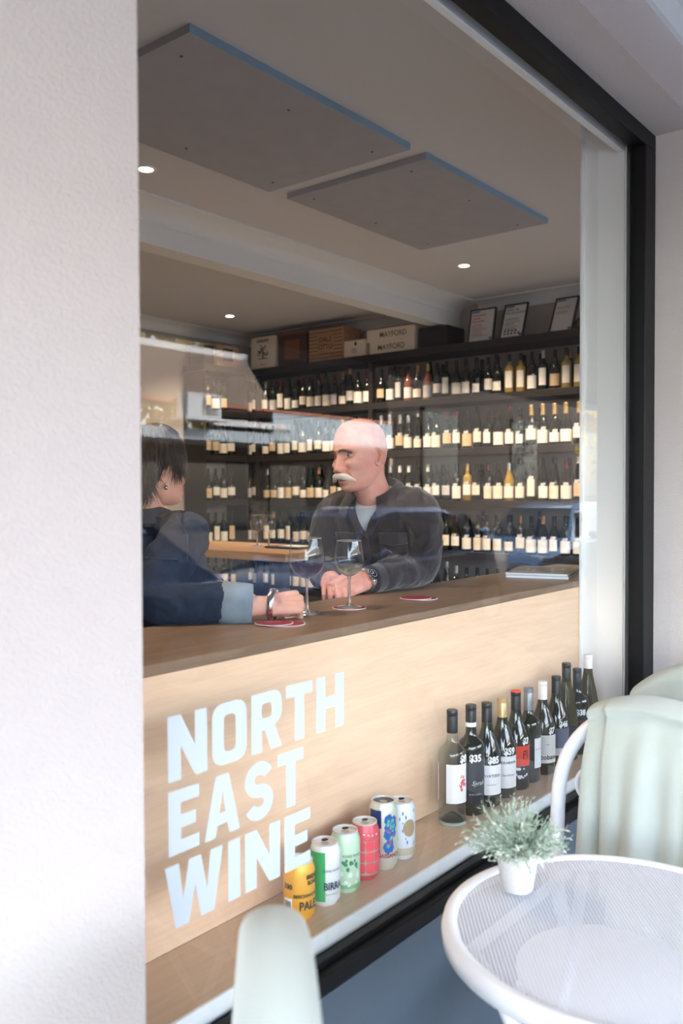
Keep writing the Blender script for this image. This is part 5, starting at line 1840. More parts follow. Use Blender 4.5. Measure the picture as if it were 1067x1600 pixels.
        for bk in (0, 1):
            o0 = len(ev)
            for j in range(nv+1):
                for i in range(nu):
                    ev.append(epoint(j/nv, 2*math.pi*i/nu, bk))
            for j in range(nv):
                for i in range(nu):
                    k = (i+1) % nu
                    q = (o0+j*nu+i, o0+j*nu+k, o0+(j+1)*nu+k, o0+(j+1)*nu+i)
                    ef.append(q if (bk == 0) else q[::-1])
        o1 = (nv+1)*nu
        for i in range(nu):
            k = (i+1) % nu
            ef.append((nv*nu+i, nv*nu+k, o1+nv*nu+k, o1+nv*nu+i))
        mb.add(ev, ef)
    # eyelids: shells over the eyeballs leaving a narrow slit
    up_, lo_ = (5, -11) if male else (20, -16)
    for sd in (1, -1):
        c0 = V(sd*.031, .0628, .0015)
        for e0, e1 in ((up_, 100), (-100, lo_)):
            ev, ef = [], []
            nu, nv = 18, 9
            for j in range(nv):
                el = R(e0+(e1-e0)*j/(nv-1))
                for i in range(nu):
                    az = R(-88+176*i/(nu-1))
                    dx, dy = math.sin(az), math.cos(az)
                    # droop towards the outer corner
                    el2 = el-R(5)*sd*math.sin(az)*(1 if e0 > 0 else .3)
                    r = .0135
                    ev.append(c0+V(r*dx*1.18, r*dy*math.cos(el2), r*dy*math.sin(el2)*.95))
            for j in range(nv-1):
                for i in range(nu-1):
                    ef.append((j*nu+i, j*nu+i+1, (j+1)*nu+i+1, (j+1)*nu+i))
            mb.add(ev, ef)
    return mb

JOINTS = []
def hand_mb(wrist, fwd, dorsal, side, curls, scale=1.0, thumb=(.5, .35), spread=1.0):
    """side +1 right hand, -1 left; curls: per finger (mcp, pip, dip) degrees from index to little"""
    y = Vector(fwd).normalized()
    z = Vector(dorsal); z = (z-y*z.dot(y)).normalized()
    x = y.cross(z)
    th = -side             # thumb lies on this side of local x
    W = Vector(wrist)
    def L(a, b, c): return W+(x*a+y*b+z*c)*scale
    mb = MB()
    base = [(.029, .088, .003), (.0095, .093, .005), (-.0095, .089, .003), (-.027, .080, -.001)]
    lens = [(.043, .026, .021), (.047, .030, .022), (.043, .028, .021), (.034, .020, .019)]
    rads = [.0098, .0100, .0094, .0082]
    # palm
    for (bx, by, bz), r in zip(base, rads):
        limb(mb, [L(th*bx*.55, .004, 0), L(th*bx*.8, by*.55, .002), L(th*bx, by, bz)], [.0165*scale, .0150*scale, (r+.0018)*scale], 12, 3)
    limb(mb, [L(th*-.012, .010, -.010), L(th*-.020, .050, -.010)], [.014*scale, .012*scale], 12, 3)
    limb(mb, [L(th*.012, .015, -.008), L(th*.026, .045, -.012)], [.015*scale, .013*scale], 12, 3)
    # fingers
    for f in range(4):
        bx, by, bz = base[f]
        ang = 0.0
        p = L(th*bx, by, bz)
        out = th*(bx*1.6)*spread
        pts, rs = [p], [rads[f]*scale*1.06]
        for k in range(3):
            ang += R(curls[f][k])
            d = (y*math.cos(ang)-z*math.sin(ang)+x*out*1.5*max(math.cos(ang), 0)).normalized()
            p = p+d*lens[f][k]*scale
            pts.append(p); rs.append(rads[f]*scale*(.97, .90, .78)[k])
        JOINTS.append(list(pts))
        for k in range(3):
            mb.tube([pts[k], pts[k].lerp(pts[k+1], .5), pts[k+1]], [rs[k], (rs[k]+rs[k+1])/2*.96, rs[k+1]], 12)
            mb.ell(pts[k], rs[k]*1.03, rs[k]*1.03, rs[k]*1.03, 12, 8)
        mb.ell(pts[3], rs[3], rs[3], rs[3], 12, 8)
    # thumb leaves the side of the palm near its base
    t0 = L(th*.020, .020, -.006)
    d1 = (x*th*math.sin(thumb[0])+y*math.cos(thumb[0])-z*.45).normalized()
    t1 = t0+d1*.044*scale
    d2 = (x*th*math.sin(thumb[0]-thumb[1])+y*math.cos(thumb[0]-thumb[1])-z*.55).normalized()
    t2 = t1+d2*.033*scale
    d3 = (x*th*math.sin(thumb[0]-2*thumb[1])+y*math.cos(thumb[0]-2*thumb[1])-z*.6).normalized()
    t3 = t2+d3*.024*scale
    limb(mb, [t0, t1, t2, t3], [.0145*scale, .0118*scale, .0105*scale, .0085*scale], 12, 3)
    return mb

def strands(paths, r0, r1, n=4):
    mb = MB()
    for P in paths:
        m = len(P)
        mb.tube(P, [r0+(r1-r0)*i/(m-1) for i in range(m)], n, cap=False)
    return mb

def wrinkle(me, amp, sc, seed=0.0, warp=1.0, mask=None):
    """cloth folds: ridged noise along the normals"""
    co = np.empty(len(me.vertices)*3); me.vertices.foreach_get('co', co); co = co.reshape(-1, 3)
    no = np.empty(len(me.vertices)*3); me.vertices.foreach_get('normal', no); no = no.reshape(-1, 3)
    out = co.copy()
    for i in range(len(co)):
        p = co[i]
        q = Vector((p[0]*sc[0]+seed, p[1]*sc[1]-seed, p[2]*sc[2]))
        n1 = mnoise.noise(q)
        n2 = mnoise.noise(q*2.3+Vector((7, 3, 1)))
        h = (1-abs(n1)*2.2)*.7+n2*.35-.35
        k = amp*h
        if mask is not None: k *= mask(p)
        out[i] = p+no[i]*k
    me.vertices.foreach_set('co', out.ravel())
    me.update()

def cut(me, test):
    """remove faces whose middle satisfies test"""
    bm = bmesh.new(); bm.from_mesh(me)
    bmesh.ops.delete(bm, geom=[f for f in bm.faces if test(f.calc_center_median())], context='FACES')
    bm.to_mesh(me); bm.free()
    me.polygons.foreach_set('use_smooth', [True]*len(me.polygons))

def join_meshes(name, items):
    """items: list of meshes or MB -> one mesh, smooth"""
    mb = MB()
    for it in items:
        if isinstance(it, MB): mb.add(it.v, it.f)
        else: mb.add([tuple(v.co) for v in it.vertices], [tuple(p.vertices) for p in it.polygons])
    me = mb.mesh(name, True, None, clean=False)
    return me

def skin_mat(name, col, red):
    m = pm(name, col, .48, spec=.35, sub=.12, var=.55, vscale=22, vcol=red, bump=.12, bscale=700)
    return m
M_skin_m = skin_mat('ruddy_skin', hex_('dfab9d'), hex_('cf8880'))
M_skin_w = skin_mat('fair_skin', hex_('e2b09c'), hex_('d39a88'))
M_eye = pm('eye_white', hex_('d8d0c8'), .2)
M_iris = pm('eye_iris', (.03, .04, .05), .1)
M_grey_hair = pm('white_moustache_hair', hex_('d9d2c9'), .6)
M_brow = pm('greying_eyebrow', hex_('6b5a50'), .7)

# ------------------------------------------------------------------ the man
HM = Matrix.Translation((2.298, 1.776, .118))
fm = Vector((-.981, .194, -.05))
MH = frame(fm, (.0, .0, 1), (2.298, 1.776, .118)) @ Matrix.Rotation(R(3), 4, 'Y')
man = None
head = head_mesh(True, 1.0).xf(MH)
N = V(2.387, 1.773, -.004)
ff = V(-.98, -.19, 0).normalized(); ll = V(.19, -.98, 0).normalized()
TILT = .50           # the neck opening slopes down to the throat
LSH, RSH = V(2.418, 1.613, -.055), V(2.356, 1.930, -.066)
LEL, LWR = V(2.470, 1.652, -.262), V(2.212, 1.684, -.284)
REL, RWR = V(2.290, 1.925, -.268), V(2.165, 1.790, -.285)
low = MB()
limb(low, [MH @ V(0, -.026, -.040), MH @ V(0, -.028, -.080), N+V(.0, .0, -.035)], [.062, .059, .062])
loft(low, [(V(2.60, 1.905, -.70), ll*.16, ff*.11), (V(2.545, 1.88, -.45), ll*.155, ff*.11), (V(2.44, 1.81, -.20), ll*.155, ff*.10), (V(2.40, 1.785, -.09), ll*.10, ff*.06), (N+V(.01, 0, -.03), ll*.055, ff*.05)])
limb(low, [LSH+V(.01, .02, -.03), LEL, LWR], [.036, .042, .029]); limb(low, [RSH+V(.01, -.02, -.03), REL, RWR], [.036, .042, .029])
for s, hx in ((1, -.09), (-1, .09)):
    hip = V(2.60, 1.905, -.72)+ll*hx
    limb(low, [hip, hip+V(-.01, .02, -.30), hip+V(.05, .03, -.62)], [.085, .060, .045])
lowm = remesh(low, .007, 3)
hl = remesh(hand_mb(LWR, (-1, .02, -.10), (-.10, -.72, .68), -1, [(38, 50, 30), (42, 55, 30), (46, 58, 32), (50, 55, 30)], 1.03, (.55, .25)), .0022, 3)
hr = remesh(hand_mb(RWR, (-.72, -.66, -.10), (-.35, -.25, .90), 1, [(30, 40, 25), (34, 45, 25), (38, 48, 25), (42, 48, 25)], 1.03, (.5, .2)), .0022, 3)
body = join_meshes('person', [head, lowm, hl, hr])
man = put('person', body, M_skin_m)
setp(man, 'smiling bald man with white moustache in dark overshirt leaning on the bar', 'person')
# eyes, brows, moustache
for s in (1, -1):
    e = ob('eye', MB().ell((s*.031, .0628, .0015), .0140, .0124, .0112, 20, 14).xf(MH), M_eye, man, smooth=True)
    ob('iris', MB().ell((s*.0310+.0020, .0704, .0006), .0068, .0054, .0066, 14, 10).xf(MH), M_iris, e, smooth=True)
rg = random.Random(3)
paths = []
for s in (1, -1):
    for k in range(190):
        u = rg.random()
        x0 = .010+.038*u
        z0 = .0150+.0035*math.sin(u*3.0)-.0065*u*u+rg.uniform(-.0035, .0035)
        y0 = .0990-.019*u*u-.004*u
        d = V(s*(.007+.003*rg.random()), .001, .0020-.0055*u+rg.uniform(-.002, .002))
        p = V(s*x0, y0, z0)
        paths.append([MH @ p, MH @ (p+d*.5+V(0, .002, 0)), MH @ (p+d)])
ob('eyebrows', strands(paths, .0008, .0003), M_brow, man, smooth=True)
base = MB()
for s in (1, -1):
    limb(base, [V(s*.002, .0975, -.0640), V(s*.015, .0955, -.0650), V(s*.031, .0870, -.0695), V(s*.046, .0740, -.0800)], [.0085, .0105, .0090, .0035], 14, 4)
paths = []
for s in (1, -1):
    for k in range(460):
        u = rg.random()**.9
        w = rg.uniform(-1, 1)
        p = V(s*(.001+.041*u), .1045-.0265*u*u-.002*abs(w), -.0600-.013*u*u+w*.0065*(1-.5*u))
        ln = .011+.010*u
        d = V(s*(.35+.55*u), -.18*u, -.75+.2*u).normalized()*ln
        q = p+d*.5+V(0, .0030*(1-u), 0)
        paths.append([MH @ p, MH @ q, MH @ (p+d+V(0, -.001, 0))])
mo = strands(paths, .0010, .0003)
base.xf(MH)
mo.add(base.v, base.f)
ob('moustache', mo, M_grey_hair, man, smooth=True)
# t-shirt
tee = MB()
loft(tee, [(V(2.555, 1.875, -.45), ll*.15, ff*.105), (V(2.45, 1.81, -.22), ll*.15, ff*.105), (V(2.400, 1.785, -.10), ll*.12, ff*.098), (N+V(.004, 0, -.022), ll*.078, ff*.076+V(0, 0, -.030)), (N+V(.004, 0, -.004), ll*.069, ff*.066+V(0, 0, -.033))])
tm = remesh(tee, .006, 2)
M_tee = pm('pale_grey_tee', hex_('d3d6d6'), .9, bump=.2, bscale=500)
tshirt = put('t_shirt', tm, M_tee, man)
ob('neckband', MB().tube([N+V(.004, 0, -.004)+ll*.0695*math.cos(a_)+ff*.0665*math.sin(a_)-V(0, 0, .034*math.sin(a_)) for a_ in [2*math.pi*i/40 for i in range(40)]], .0065, 8, closed=True), M_tee, tshirt, smooth=True)
# overshirt
jk = MB()
loft(jk, [(V(2.62, 1.915, -.78), ll*.20, ff*.150), (V(2.56, 1.885, -.52), ll*.195, ff*.146), (V(2.49, 1.85, -.34), ll*.192, ff*.142), (V(2.445, 1.81, -.20), ll*.186, ff*.138), (V(2.415, 1.79, -.10), ll*.172, ff*.122), (V(2.40, 1.78, -.045), ll*.130, ff*.100+V(0, 0, -.03)), (N+V(.008, 0, -.004), ll*.084, ff*.080+V(0, 0, -.038))])
limb(jk, [N+ll*.05+V(.015, 0, -.040), LSH+V(0, .01, -.010), LSH.lerp(LEL, .5)+ll*.010, LEL, LEL.lerp(LWR, .45)+V(0, -.005, .004), LWR+V(.045, 0, 0)], [.060, .070, .066, .063, .054, .045], 20, 5)
limb(jk, [N-ll*.05+V(.015, 0, -.040), RSH+V(0, -.01, -.010), RSH.lerp(REL, .5)-ll*.010, REL, REL.lerp(RWR, .5), RWR+V(.030, .030, 0)], [.060, .070, .064, .060, .052, .045], 20, 5)
jm = remesh(jk, .0055, 7)
wrinkle(jm, .0075, (16, 16, 11), 3.1)
wrinkle(jm, .0030, (42, 42, 30), 9.0)
bvh = BVHTree.FromPolygons([v.co[:] for v in jm.vertices], [tuple(p.vertices) for p in jm.polygons])
def vopen(p):
    d = p-N
    a, b = d.dot(ll), d.dot(ff)
    if d.z+TILT*b > -.002 and d.xy.length < .088: return True
    return b > .02 and d.z > -.128 and abs(a+.004) < .006+.058*max(0, (d.z+.128)/.128)**.9
cut(jm, vopen)
def cloth(name, col, dark, ribs=0):
    m = pm(name, col, .92, sheen=.3, bump=.35, bscale=420, var=.5, vscale=14, vcol=dark)
    return m
M_jacket = cloth('charcoal_brown_corduroy', hex_('352f31'), hex_('272224'))
shirt = put('overshirt', jm, M_jacket, man)
so = shirt.modifiers.new('s', 'SOLIDIFY'); so.thickness = .004; so.offset = -1
# collar leaves
def collar(c, lft, fwd, tipdrop, mat, parent, r0=.070, up=.045, a_end=28, flare=.034, tilt=0.0):
    for s in (1, -1):
        def fn(u, v):
            a = R(180)-(R(180)-R(a_end))*u          # from nape to throat
            d = fwd*math.cos(a)+lft*s*math.sin(a)
            lift = up*(1-.55*smooth01((u-.55)/.45))
            if v < .35:
                q = v/.35
                r, z = r0+.002*q, lift*q
            else:
                q = (v-.35)/.65
                r = r0+.004+flare*q*(1+.35*u*u)
                z = lift-(lift+.010+tipdrop*u**3)*q+.010*math.sin(q*math.pi)
            return c+d*r+V(0, 0, z-tilt*math.cos(a)*r0)
        mb = MB().grid(fn, 26, 12)
        o = ob('collar', mb, mat, parent, smooth=True, angle=70)
        sd = o.modifiers.new('s', 'SOLIDIFY'); sd.thickness = .004; sd.offset = 0
        ss = o.modifiers.new('u', 'SUBSURF'); ss.levels = ss.render_levels = 1
collar(N+V(-.006, 0, -.006), ll, ff, .055, M_jacket, shirt, .0690, .034, 27, .042, TILT*.70)
# details projected on the shirt: pocket flaps, placket, buttons
def project_patch(name, cen, ux, uy, w, h, direc, off, mat, parent, nu=14, nv=8, thick=.003, shape=None):
    vs = []
    cen, direc = Vector(cen), Vector(direc).normalized()
    for j in range(nv):
        for i in range(nu):
            u, v = i/(nu-1)*2-1, j/(nv-1)*2-1
            if shape: u, v = shape(u, v)
            p = cen+Vector(ux)*u*w/2+Vector(uy)*v*h/2
            hit = bvh.ray_cast(p-direc*.25, direc)
            q = hit[0]+hit[1]*off if hit[0] is not None and hit[1].dot(direc) < 0 else (hit[0]-direc*off if hit[0] is not None else p)
            vs.append(q)
    fs = [(j*nu+i, j*nu+i+1, (j+1)*nu+i+1, (j+1)*nu+i) for j in range(nv-1) for i in range(nu-1)]
    o = ob(name, MB().add(vs, fs), mat, parent, smooth=True, angle=80)
    sd = o.modifiers.new('s', 'SOLIDIFY'); sd.thickness = thick; sd.offset = 1
    return o
M_jacket2 = cloth('charcoal_brown_edge', hex_('3e3739'), hex_('2f292b'))
chest = N+ff*.12
for s, nm in ((1, 'pocket_flap'), (-1, 'pocket_flap')):
    project_patch(nm, chest+ll*(.082*s)+V(.03, .0, -.150), ll, V(0, 0, 1), .085, .034, -ff, .0050, M_jacket2, shirt,
                  shape=lambda u, v: (u, v-(.55*(1-abs(u)) if v < 0 else 0)*(-v)))
    project_patch('pocket', chest+ll*(.082*s)+V(.03, .0, -.190), ll, V(0, 0, 1), .082, .075, -ff, .0030, M_jacket, shirt)
    # turned front edge beside the open neck
    A_, B_ = chest+ll*(-.004+s*.060)+V(0, 0, -.020), chest+ll*(-.004+s*.006)+V(.02, 0, -.134)
    ux_ = (B_-A_); ux_.normalize()
    project_patch('front_edge', (A_+B_)/2+ll*s*.008, ux_, ux_.cross(ff), (B_-A_).length*1.08, .026, -ff, .0045, M_jacket2, shirt, 20, 5)
project_patch('placket', chest+ll*-.010+V(.03, .0, -.235), ll, V(0, 0, 1), .030, .22, -ff, .0040, M_jacket2, shirt, 6, 16)
for k in range(3):
    p = chest+ll*-.010+V(.03, 0, -.150-.07*k)
    hit = bvh.ray_cast(p+ff*.2, -ff)
    if hit[0] is not None:
        ob('button', MB().lathe([(.0055, 0), (.0060, .0015), (.0050, .0028), (0, .0024)], 14).xf(Matrix.Translation(hit[0]+ff*.0075) @ ff.to_track_quat('Z', 'Y').to_matrix().to_4x4()), pm('dark_button', (.02, .018, .018), .3), shirt, smooth=True)
# cuff and watch on the left wrist
adir = (LWR-LEL).normalized()
ob('cuff', MB().tube([LWR-adir*.060, LWR-adir*.045, LWR-adir*.022, LWR-adir*.018], [.0445, .0465, .0460, .0400], 24), cloth('cuff_cloth', hex_('3c3638'), hex_('2e292b')), shirt, smooth=True)
wt = bpy.data.objects.new('wristwatch', None); COL.objects.link(wt)
WC = LWR+V(-.004, 0, 0)
wt.location = WC
setp(wt, 'steel dive watch with dark dial on the man\'s left wrist', 'watch')
M_steel = pm('watch_steel', (.55, .56, .58), .25, .95)
wd = V(-.12, -.80, .58).normalized(); wa = V(-1, .02, -.08).normalized(); wb = wa.cross(wd).normalized(); wd = wb.cross(wa).normalized()
st = []
for i in range(36):
    a_ = 2*math.pi*i/36
    st.append(WC+wd*.0300*math.cos(a_)+wb*.0345*math.sin(a_))
ob('watch_band', MB().tube(st, .0075, 8, closed=True), M_steel, wt, smooth=True)
def disc(c, nrm, prof, n=32):
    return MB().lathe(prof, n).xf(Matrix.Translation(c) @ nrm.to_track_quat('Z', 'Y').to_matrix().to_4x4())
cc = WC+wd*.0315
cs = ob('case', disc(cc, wd, [(.0175, 0), (.0205, .002), (.0205, .008), (.0185, .0105)]), M_steel, wt, smooth=True)
ob('bezel', disc(cc+wd*.0105, wd, [(.0200, 0), (.0195, .0018), (.0160, .0018), (.0158, 0)]), pm('watch_bezel', (.015, .02, .03), .25), cs, smooth=True)
ob('dial', disc(cc+wd*.0106, wd, [(.0158, 0), (.0158, .0004)]), pm('watch_dial', (.015, .02, .03), .2), cs)
mk = MB()
for i in range(12):
    a_ = 2*math.pi*i/12
    p = cc+wd*.0112+(wa*math.cos(a_)+wb*math.sin(a_))*.0128
    mk.obox(p, wa*.0011, wb*.0011, wd*.0003)
mk.obox(cc+wd*.0114+wa*.004, wa*.0045, wb*.0007, wd*.0002).obox(cc+wd*.0114+wb*.003, wa*.0007, wb*.0040, wd*.0002)
ob('markers', mk, P_white, cs)
# trousers and shoes
tr = MB()
loft(tr, [(V(2.60, 1.905, -.76), ll*.170, ff*.125), (V(2.60, 1.905, -.62), ll*.172, ff*.125), (V(2.575, 1.89, -.50), ll*.165, ff*.12)])
for s in (1, -1):
    hip = V(2.60, 1.905, -.72)+ll*(.09*s)
    limb(tr, [hip, hip+V(-.01, .02, -.30), hip+V(.05, .03, -.585)], [.098, .075, .062])
    sh = hip+V(.05, .03, -.62)
    ob('shoe', MB().ell(V(sh.x, sh.y, FZ+.045)+ff*.05, .048, .135, .045, 20, 12, Matrix.Rotation(math.atan2(-ff.x, ff.y), 3, 'Z')), pm('black_leather', (.015, .014, .014), .4), man, smooth=True)
put('trousers', remesh(tr, .008, 3), pm('dark_trousers', (.03, .032, .04), .9), man)

# ------------------------------------------------------------------ the woman
fw = V(.975, -.19, .10)
WHc = V(1.576, 1.952, .066)
MW = frame(fw, (0, 0, 1), WHc) @ Matrix.Scale(.93, 4)
whead = head_mesh(False, .8).xf(MW)
WN = V(1.592, 1.985, -.062)
wf = V(.97, -.24, 0).normalized(); wr = V(-.24, -.97, 0).normalized()      # forward, her right
WRS, WLS = V(1.585, 1.825, -.105), V(1.64, 2.145, -.105)
WRE, WRW = V(1.395, 1.715, -.270), V(1.590, 1.520, -.288)
WLE, WLW = V(1.760, 2.02, -.262), V(1.735, 1.835, -.285)
low = MB()
limb(low, [MW @ V(0, -.030, -.045), MW @ V(0, -.034, -.085), WN+V(0, 0, -.01)], [.050, .047, .056])
loft(low, [(V(1.62, 2.05, -.68), wr*.15, wf*.11), (V(1.60, 2.02, -.42), wr*.14, wf*.10), (V(1.60, 1.99, -.20), wr*.145, wf*.10), (V(1.598, 1.985, -.10), wr*.11, wf*.065), (WN, wr*.055, wf*.05)])
limb(low, [WRS+V(0, .02, -.03), WRE, WRW], [.034, .038, .0255]); limb(low, [WLS+V(0, -.02, -.03), WLE, WLW], [.034, .038, .0255])
for s in (1, -1):
    hip = V(1.62, 2.05, -.70)+wr*(.085*s)
    limb(low, [hip, hip+V(.02, .01, -.31), hip+V(-.02, .02, -.63)], [.085, .058, .043])
lowm = remesh(low, .007, 3)
JOINTS.clear()
hR = remesh(hand_mb(WRW, (.915, -.40, .04), (-.30, -.55, .78), 1, [(62, 78, 40), (66, 82, 40), (70, 84, 40), (72, 80, 40)], .95, (.35, .15), .7), .0022, 3)
RFJ = [list(q) for q in JOINTS]
hL = remesh(hand_mb(WLW, (-.1, -.98, -.10), (-.3, -.2, .93), -1, [(20, 30, 20)]*4, .93), .0022, 3)
wbody = join_meshes('person', [whead, lowm, hR, hL])
woman = put('person', wbody, M_skin_w)
setp(woman, 'short-haired woman in navy denim jacket seen from behind, arm on the bar', 'person')
for s in (1, -1):
    e = ob('eye', MB().ell((s*.031, .0628, .0015), .0138, .0122, .0110, 16, 12).xf(MW), M_eye, woman, smooth=True)
    ob('iris', MB().ell((s*.031, .0705, .0015), .0055, .0050, .0056, 12, 8).xf(MW), M_iris, e, smooth=True)
# hair: close cap plus layered locks
M_hair = pm('dark_brown_hair', hex_('2f2725'), .45, spec=.5, var=.7, vscale=30, vcol=hex_('5b4f4a'), stretch=(3, 3, .4))
cap = MB()
def hairfn(u, v):
    a = 2*math.pi*u                       # 0 = forehead
    lat = math.pi*.5*(1-v)                # top to rim
    aw = math.atan2(math.sin(a), math.cos(a))
    rim = -.012+.046*max(math.cos(a), 0)**1.2-.070*max(-math.cos(a), 0)**.6+.030*math.exp(-((abs(aw)-1.66)/.30)**2)
    zt = .136
    z = zt-(zt-rim)*(1-math.cos(lat*0+v*math.pi/2))**1.0 if False else rim+(zt-rim)*math.cos(v*math.pi/2)
    k = math.sin(v*math.pi/2)**.8
    A = .0895
    yf, yb = .094, .120
    drop = max(0, -z)/.08
    y = (yf if math.cos(a) > 0 else yb*(1-.40*min(drop, 1)))*math.cos(a)*k-.004
    x = A*(1-.12*min(drop, 1))*math.sin(a)*k
    wob = .004*math.sin(a*17)*v+.003*math.sin(a*31+2)*v
    return MW @ V(x*(1+wob*4), y*(1+wob*4), z)
cap.grid(hairfn, 72, 26, True)
paths = []
rg = random.Random(19)
for k in range(2500):
    a = rg.uniform(0, 2*math.pi)
    v0 = rg.uniform(.10, .88)
    L = rg.uniform(.020, .095)
    ear = abs(abs(math.atan2(math.sin(a), math.cos(a)))-1.66) < .26
    if ear: L *= .15
    P = []
    p0 = MW.inverted() @ hairfn(a/(2*math.pi), v0)
    rad_ = V(p0.x, p0.y, 0).normalized()
    swirl = rg.gauss(.15 if math.sin(a) > 0 else -.15, .45)
    lift = rg.uniform(.002, .013)
    for i in range(6):
        q = i/5
        v = min(v0+q*.5, 1.0)
        b = MW.inverted() @ hairfn(((a+swirl*q*.5)/(2*math.pi)) % 1.0, v)
        over = max(0, v0+q*.5-1.0)
        p = b+rad_*(.003+lift*math.sin(q*2.6))+V(0, 0, -over*.12*L/.06)
        P.append(MW @ p)
    paths.append(P)
# wisps in front of the ear and on the nape
for k in range(130):
    s = 1
    p = V(.073+rg.uniform(-.004, .006)-.0, .018+rg.uniform(.0, .045), .035+rg.uniform(-.02, .02))
    d = V(.002, rg.uniform(.004, .022), -rg.uniform(.040, .082))
    paths.append([MW @ p, MW @ (p+d*.5+V(.005, .003, 0)), MW @ (p+d+V(-.002, .0, 0))])
for k in range(260):
    a = rg.uniform(-1.2, 1.2)
    p = V(.070*math.sin(a), -.098*math.cos(a)+.004, rg.uniform(-.045, -.005))
    d = V(.010*math.sin(a)+rg.uniform(-.006, .006), .018*math.cos(a)+rg.uniform(-.004, .004), -rg.uniform(.035, .065))
    paths.append([MW @ p, MW @ (p+d*.5+V(0, -.006, 0)), MW @ (p+d)])
hs = strands(paths, .0019, .0003, 4)
hs.add(cap.v, cap.f)
hobj = put('hair', hs.mesh('hair', True, clean=False), M_hair, woman)
# earring
M_silver = pm('polished_silver', (.80, .79, .77), .18, 1.0)
EP = MW @ V(.0815, -.006, -.047)
er = thing('earring', EP, 'small silver drop earring on the woman\'s right ear', 'earring')
ob('stud', MB().ell((0, 0, 0), .0035, .0035, .0035, 12, 8), M_silver, er, smooth=True, local=True)
ob('drop', MB().ell((0, 0, -.010), .0055, .0055, .0065, 14, 10), M_silver, er, smooth=True, local=True)
# denim jacket
M_denim = pm('navy_denim', hex_('27344a'), .9, bump=.45, bscale=600, var=.6, vscale=12, vcol=hex_('1d2839'))
M_cuff = pm('pale_denim_lining', hex_('8a99a6'), .9, bump=.45, bscale=600, var=.6, vscale=25, vcol=hex_('768692'))
jk = MB()
loft(jk, [(V(1.62, 2.05, -.74), wr*.185, wf*.145), (V(1.605, 2.03, -.50), wr*.185, wf*.145), (V(1.60, 2.00, -.30), wr*.18, wf*.145), (V(1.60, 1.99, -.19), wr*.172, wf*.138), (V(1.597, 1.986, -.115), wr*.140, wf*.105), (WN+V(0, 0, -.015), wr*.078, wf*.074)])
limb(jk, [WN+wr*.05+V(0, 0, -.045), WRS+V(0, 0, -.010), WRS.lerp(WRE, .5)+V(-.012, -.005, .010), WRE, WRE.lerp(WRW, .40), WRE.lerp(WRW, .62)], [.052, .066, .066, .062, .055, .052], 20, 5)
limb(jk, [WN-wr*.05+V(0, 0, -.045), WLS+V(0, 0, -.010), WLS.lerp(WLE, .5), WLE, WLE.lerp(WLW, .6)], [.052, .066, .062, .058, .050], 20, 5)
wj = remesh(jk, .0055, 6)
wrinkle(wj, .0080, (15, 15, 12), 5.7)
wrinkle(wj, .0028, (44, 44, 36), 2.0)
cut(wj, lambda p: (p-WN).z > -.004 and (p-WN).xy.length < .082)
jac = put('denim_jacket', wj, M_denim, woman)
so = jac.modifiers.new('s', 'SOLIDIFY'); so.thickness = .004; so.offset = -1
collar(WN+V(-.004, 0, -.012), -wr, wf, .030, M_denim, jac, .062, .034, 30, .036)
# stitched seam across the back and shoulder
bvh = BVHTree.FromPolygons([v.co[:] for v in wj.vertices], [tuple(p.vertices) for p in wj.polygons])
def seam(pts, direc, name='stitching'):
    out = []
    for i in range(len(pts)-1):
        for k in range(8):
            p = Vector(pts[i]).lerp(Vector(pts[i+1]), k/8)
            h = bvh.ray_cast(p-Vector(direc)*.3, Vector(direc))
            if h[0] is not None: out.append(h[0]-Vector(direc)*.001)
    if len(out) > 2:
        ob(name, MB().tube(out, .0014, 5), pm('seam_thread', hex_('3c4c66'), .8), jac, smooth=True)
bk = V(.70, .70, 0).normalized()
seam([(1.45, 1.84, -.17), (1.52, 1.86, -.165), (1.60, 1.84, -.17)], bk)
seam([WRS+V(-.06, -.02, .05), WRS+V(-.02, -.04, -.01), WRS+V(.0, -.02, -.08)], bk)
# rolled cuff
ca_ = WRE.lerp(WRW, .56); cb_ = WRE.lerp(WRW, .86); cdir = (WRW-WRE).normalized()
cu = MB()
n = 28
rings = [(0, .052), (.01, .056), (.035, .0565), (.070, .0545), (.080, .0525), (.081, .046), (.070, .043)]
pts = [ca_+cdir*d for d, r in rings]
cu.tube(pts, [r for d, r in rings], 60, cap=False)
cm = cu.mesh('cuff', True, 50)
wrinkle(cm, .0030, (14, 14, 14), 1.0)
put('rolled_cuff', cm, M_cuff, jac)
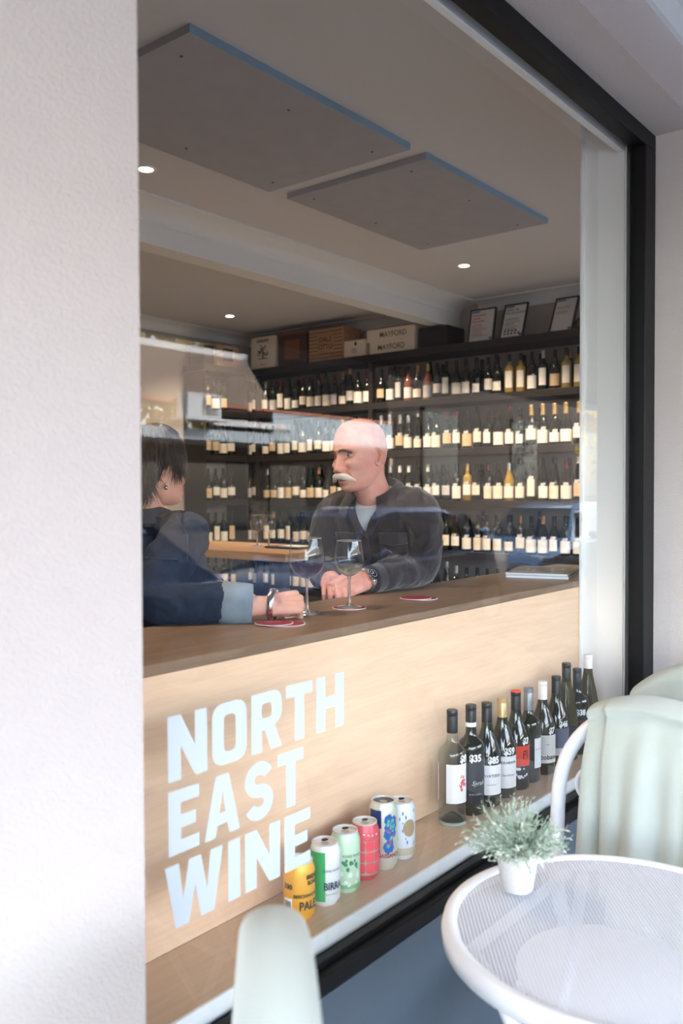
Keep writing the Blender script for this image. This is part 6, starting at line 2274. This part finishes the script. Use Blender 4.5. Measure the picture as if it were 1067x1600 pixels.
# bracelet and ring
br = thing('bracelet', WRW+cdir*.012, 'wide hollow silver bangle on the woman\'s right wrist', 'bracelet')
bu = cdir.cross(V(0, 0, 1)).normalized(); bv_ = bu.cross(cdir)
bc = WRW+cdir*.010+V(0, 0, .004)
mbx = MB()
tilt = (cdir*.95+bu*.28).normalized()
bu2 = tilt.cross(V(0, 0, 1)).normalized(); bv2 = bu2.cross(tilt)
NB = 48
vs, fs = [], []
for i in range(NB):
    a_ = 2*math.pi*i/NB
    rad = bu2*math.cos(a_)*.033+bv2*math.sin(a_)*.038
    rn = rad.normalized()
    for (dx, dr) in ((-.0085, 0), (-.0070, .0026), (.0, .0036), (.0070, .0026), (.0085, 0), (.0065, -.0012), (-.0065, -.0012)):
        vs.append(bc+rad+rn*dr+tilt*dx)
for i in range(NB):
    for k in range(7):
        j = (i+1) % NB; k2 = (k+1) % 7
        fs.append((i*7+k, i*7+k2, j*7+k2, j*7+k))
ob('bangle', mbx.add(vs, fs), M_silver, br, smooth=True, angle=60)
fj = RFJ[2]
RP = fj[0].lerp(fj[1], .62)
rax = (fj[1]-fj[0]).normalized()
rout = V(-.62, -.70, .35); rout = (rout-rax*rout.dot(rax)).normalized(); rsd = rax.cross(rout)
rgn = thing('ring', RP, 'chunky silver ball ring on the woman\'s right hand', 'ring')
ob('band', MB().tube([rout*.0105*math.cos(2*math.pi*i/24)+rsd*.0105*math.sin(2*math.pi*i/24) for i in range(24)], .0018, 6, closed=True), M_silver, rgn, smooth=True, local=True)
ob('ball', MB().ell(rout*.0140+rax*.004, .0062, .0062, .0062, 16, 12), M_silver, rgn, smooth=True, local=True)
ob('ball', MB().ell(rout*.0135-rax*.007, .0050, .0050, .0050, 16, 12), M_silver, rgn, smooth=True, local=True)
# trousers and shoes
tr = MB()
loft(tr, [(V(1.62, 2.05, -.74), wr*.165, wf*.12), (V(1.62, 2.05, -.58), wr*.165, wf*.12)])
for s in (1, -1):
    hip = V(1.62, 2.05, -.70)+wr*(.085*s)
    limb(tr, [hip, hip+V(.02, .01, -.31), hip+V(-.02, .02, -.59)], [.096, .070, .055])
    sh = hip+V(-.02, .02, -.63)
    ob('shoe', MB().ell(V(sh.x, sh.y, FZ+.042)+wf*.045, .042, .122, .042, 20, 12, Matrix.Rotation(math.atan2(-wf.x, wf.y), 3, 'Z')), pm('black_leather', (.015, .014, .014), .4), woman, smooth=True)
put('trousers', remesh(tr, .008, 3), pm('black_trousers', (.016, .016, .02), .9), woman)
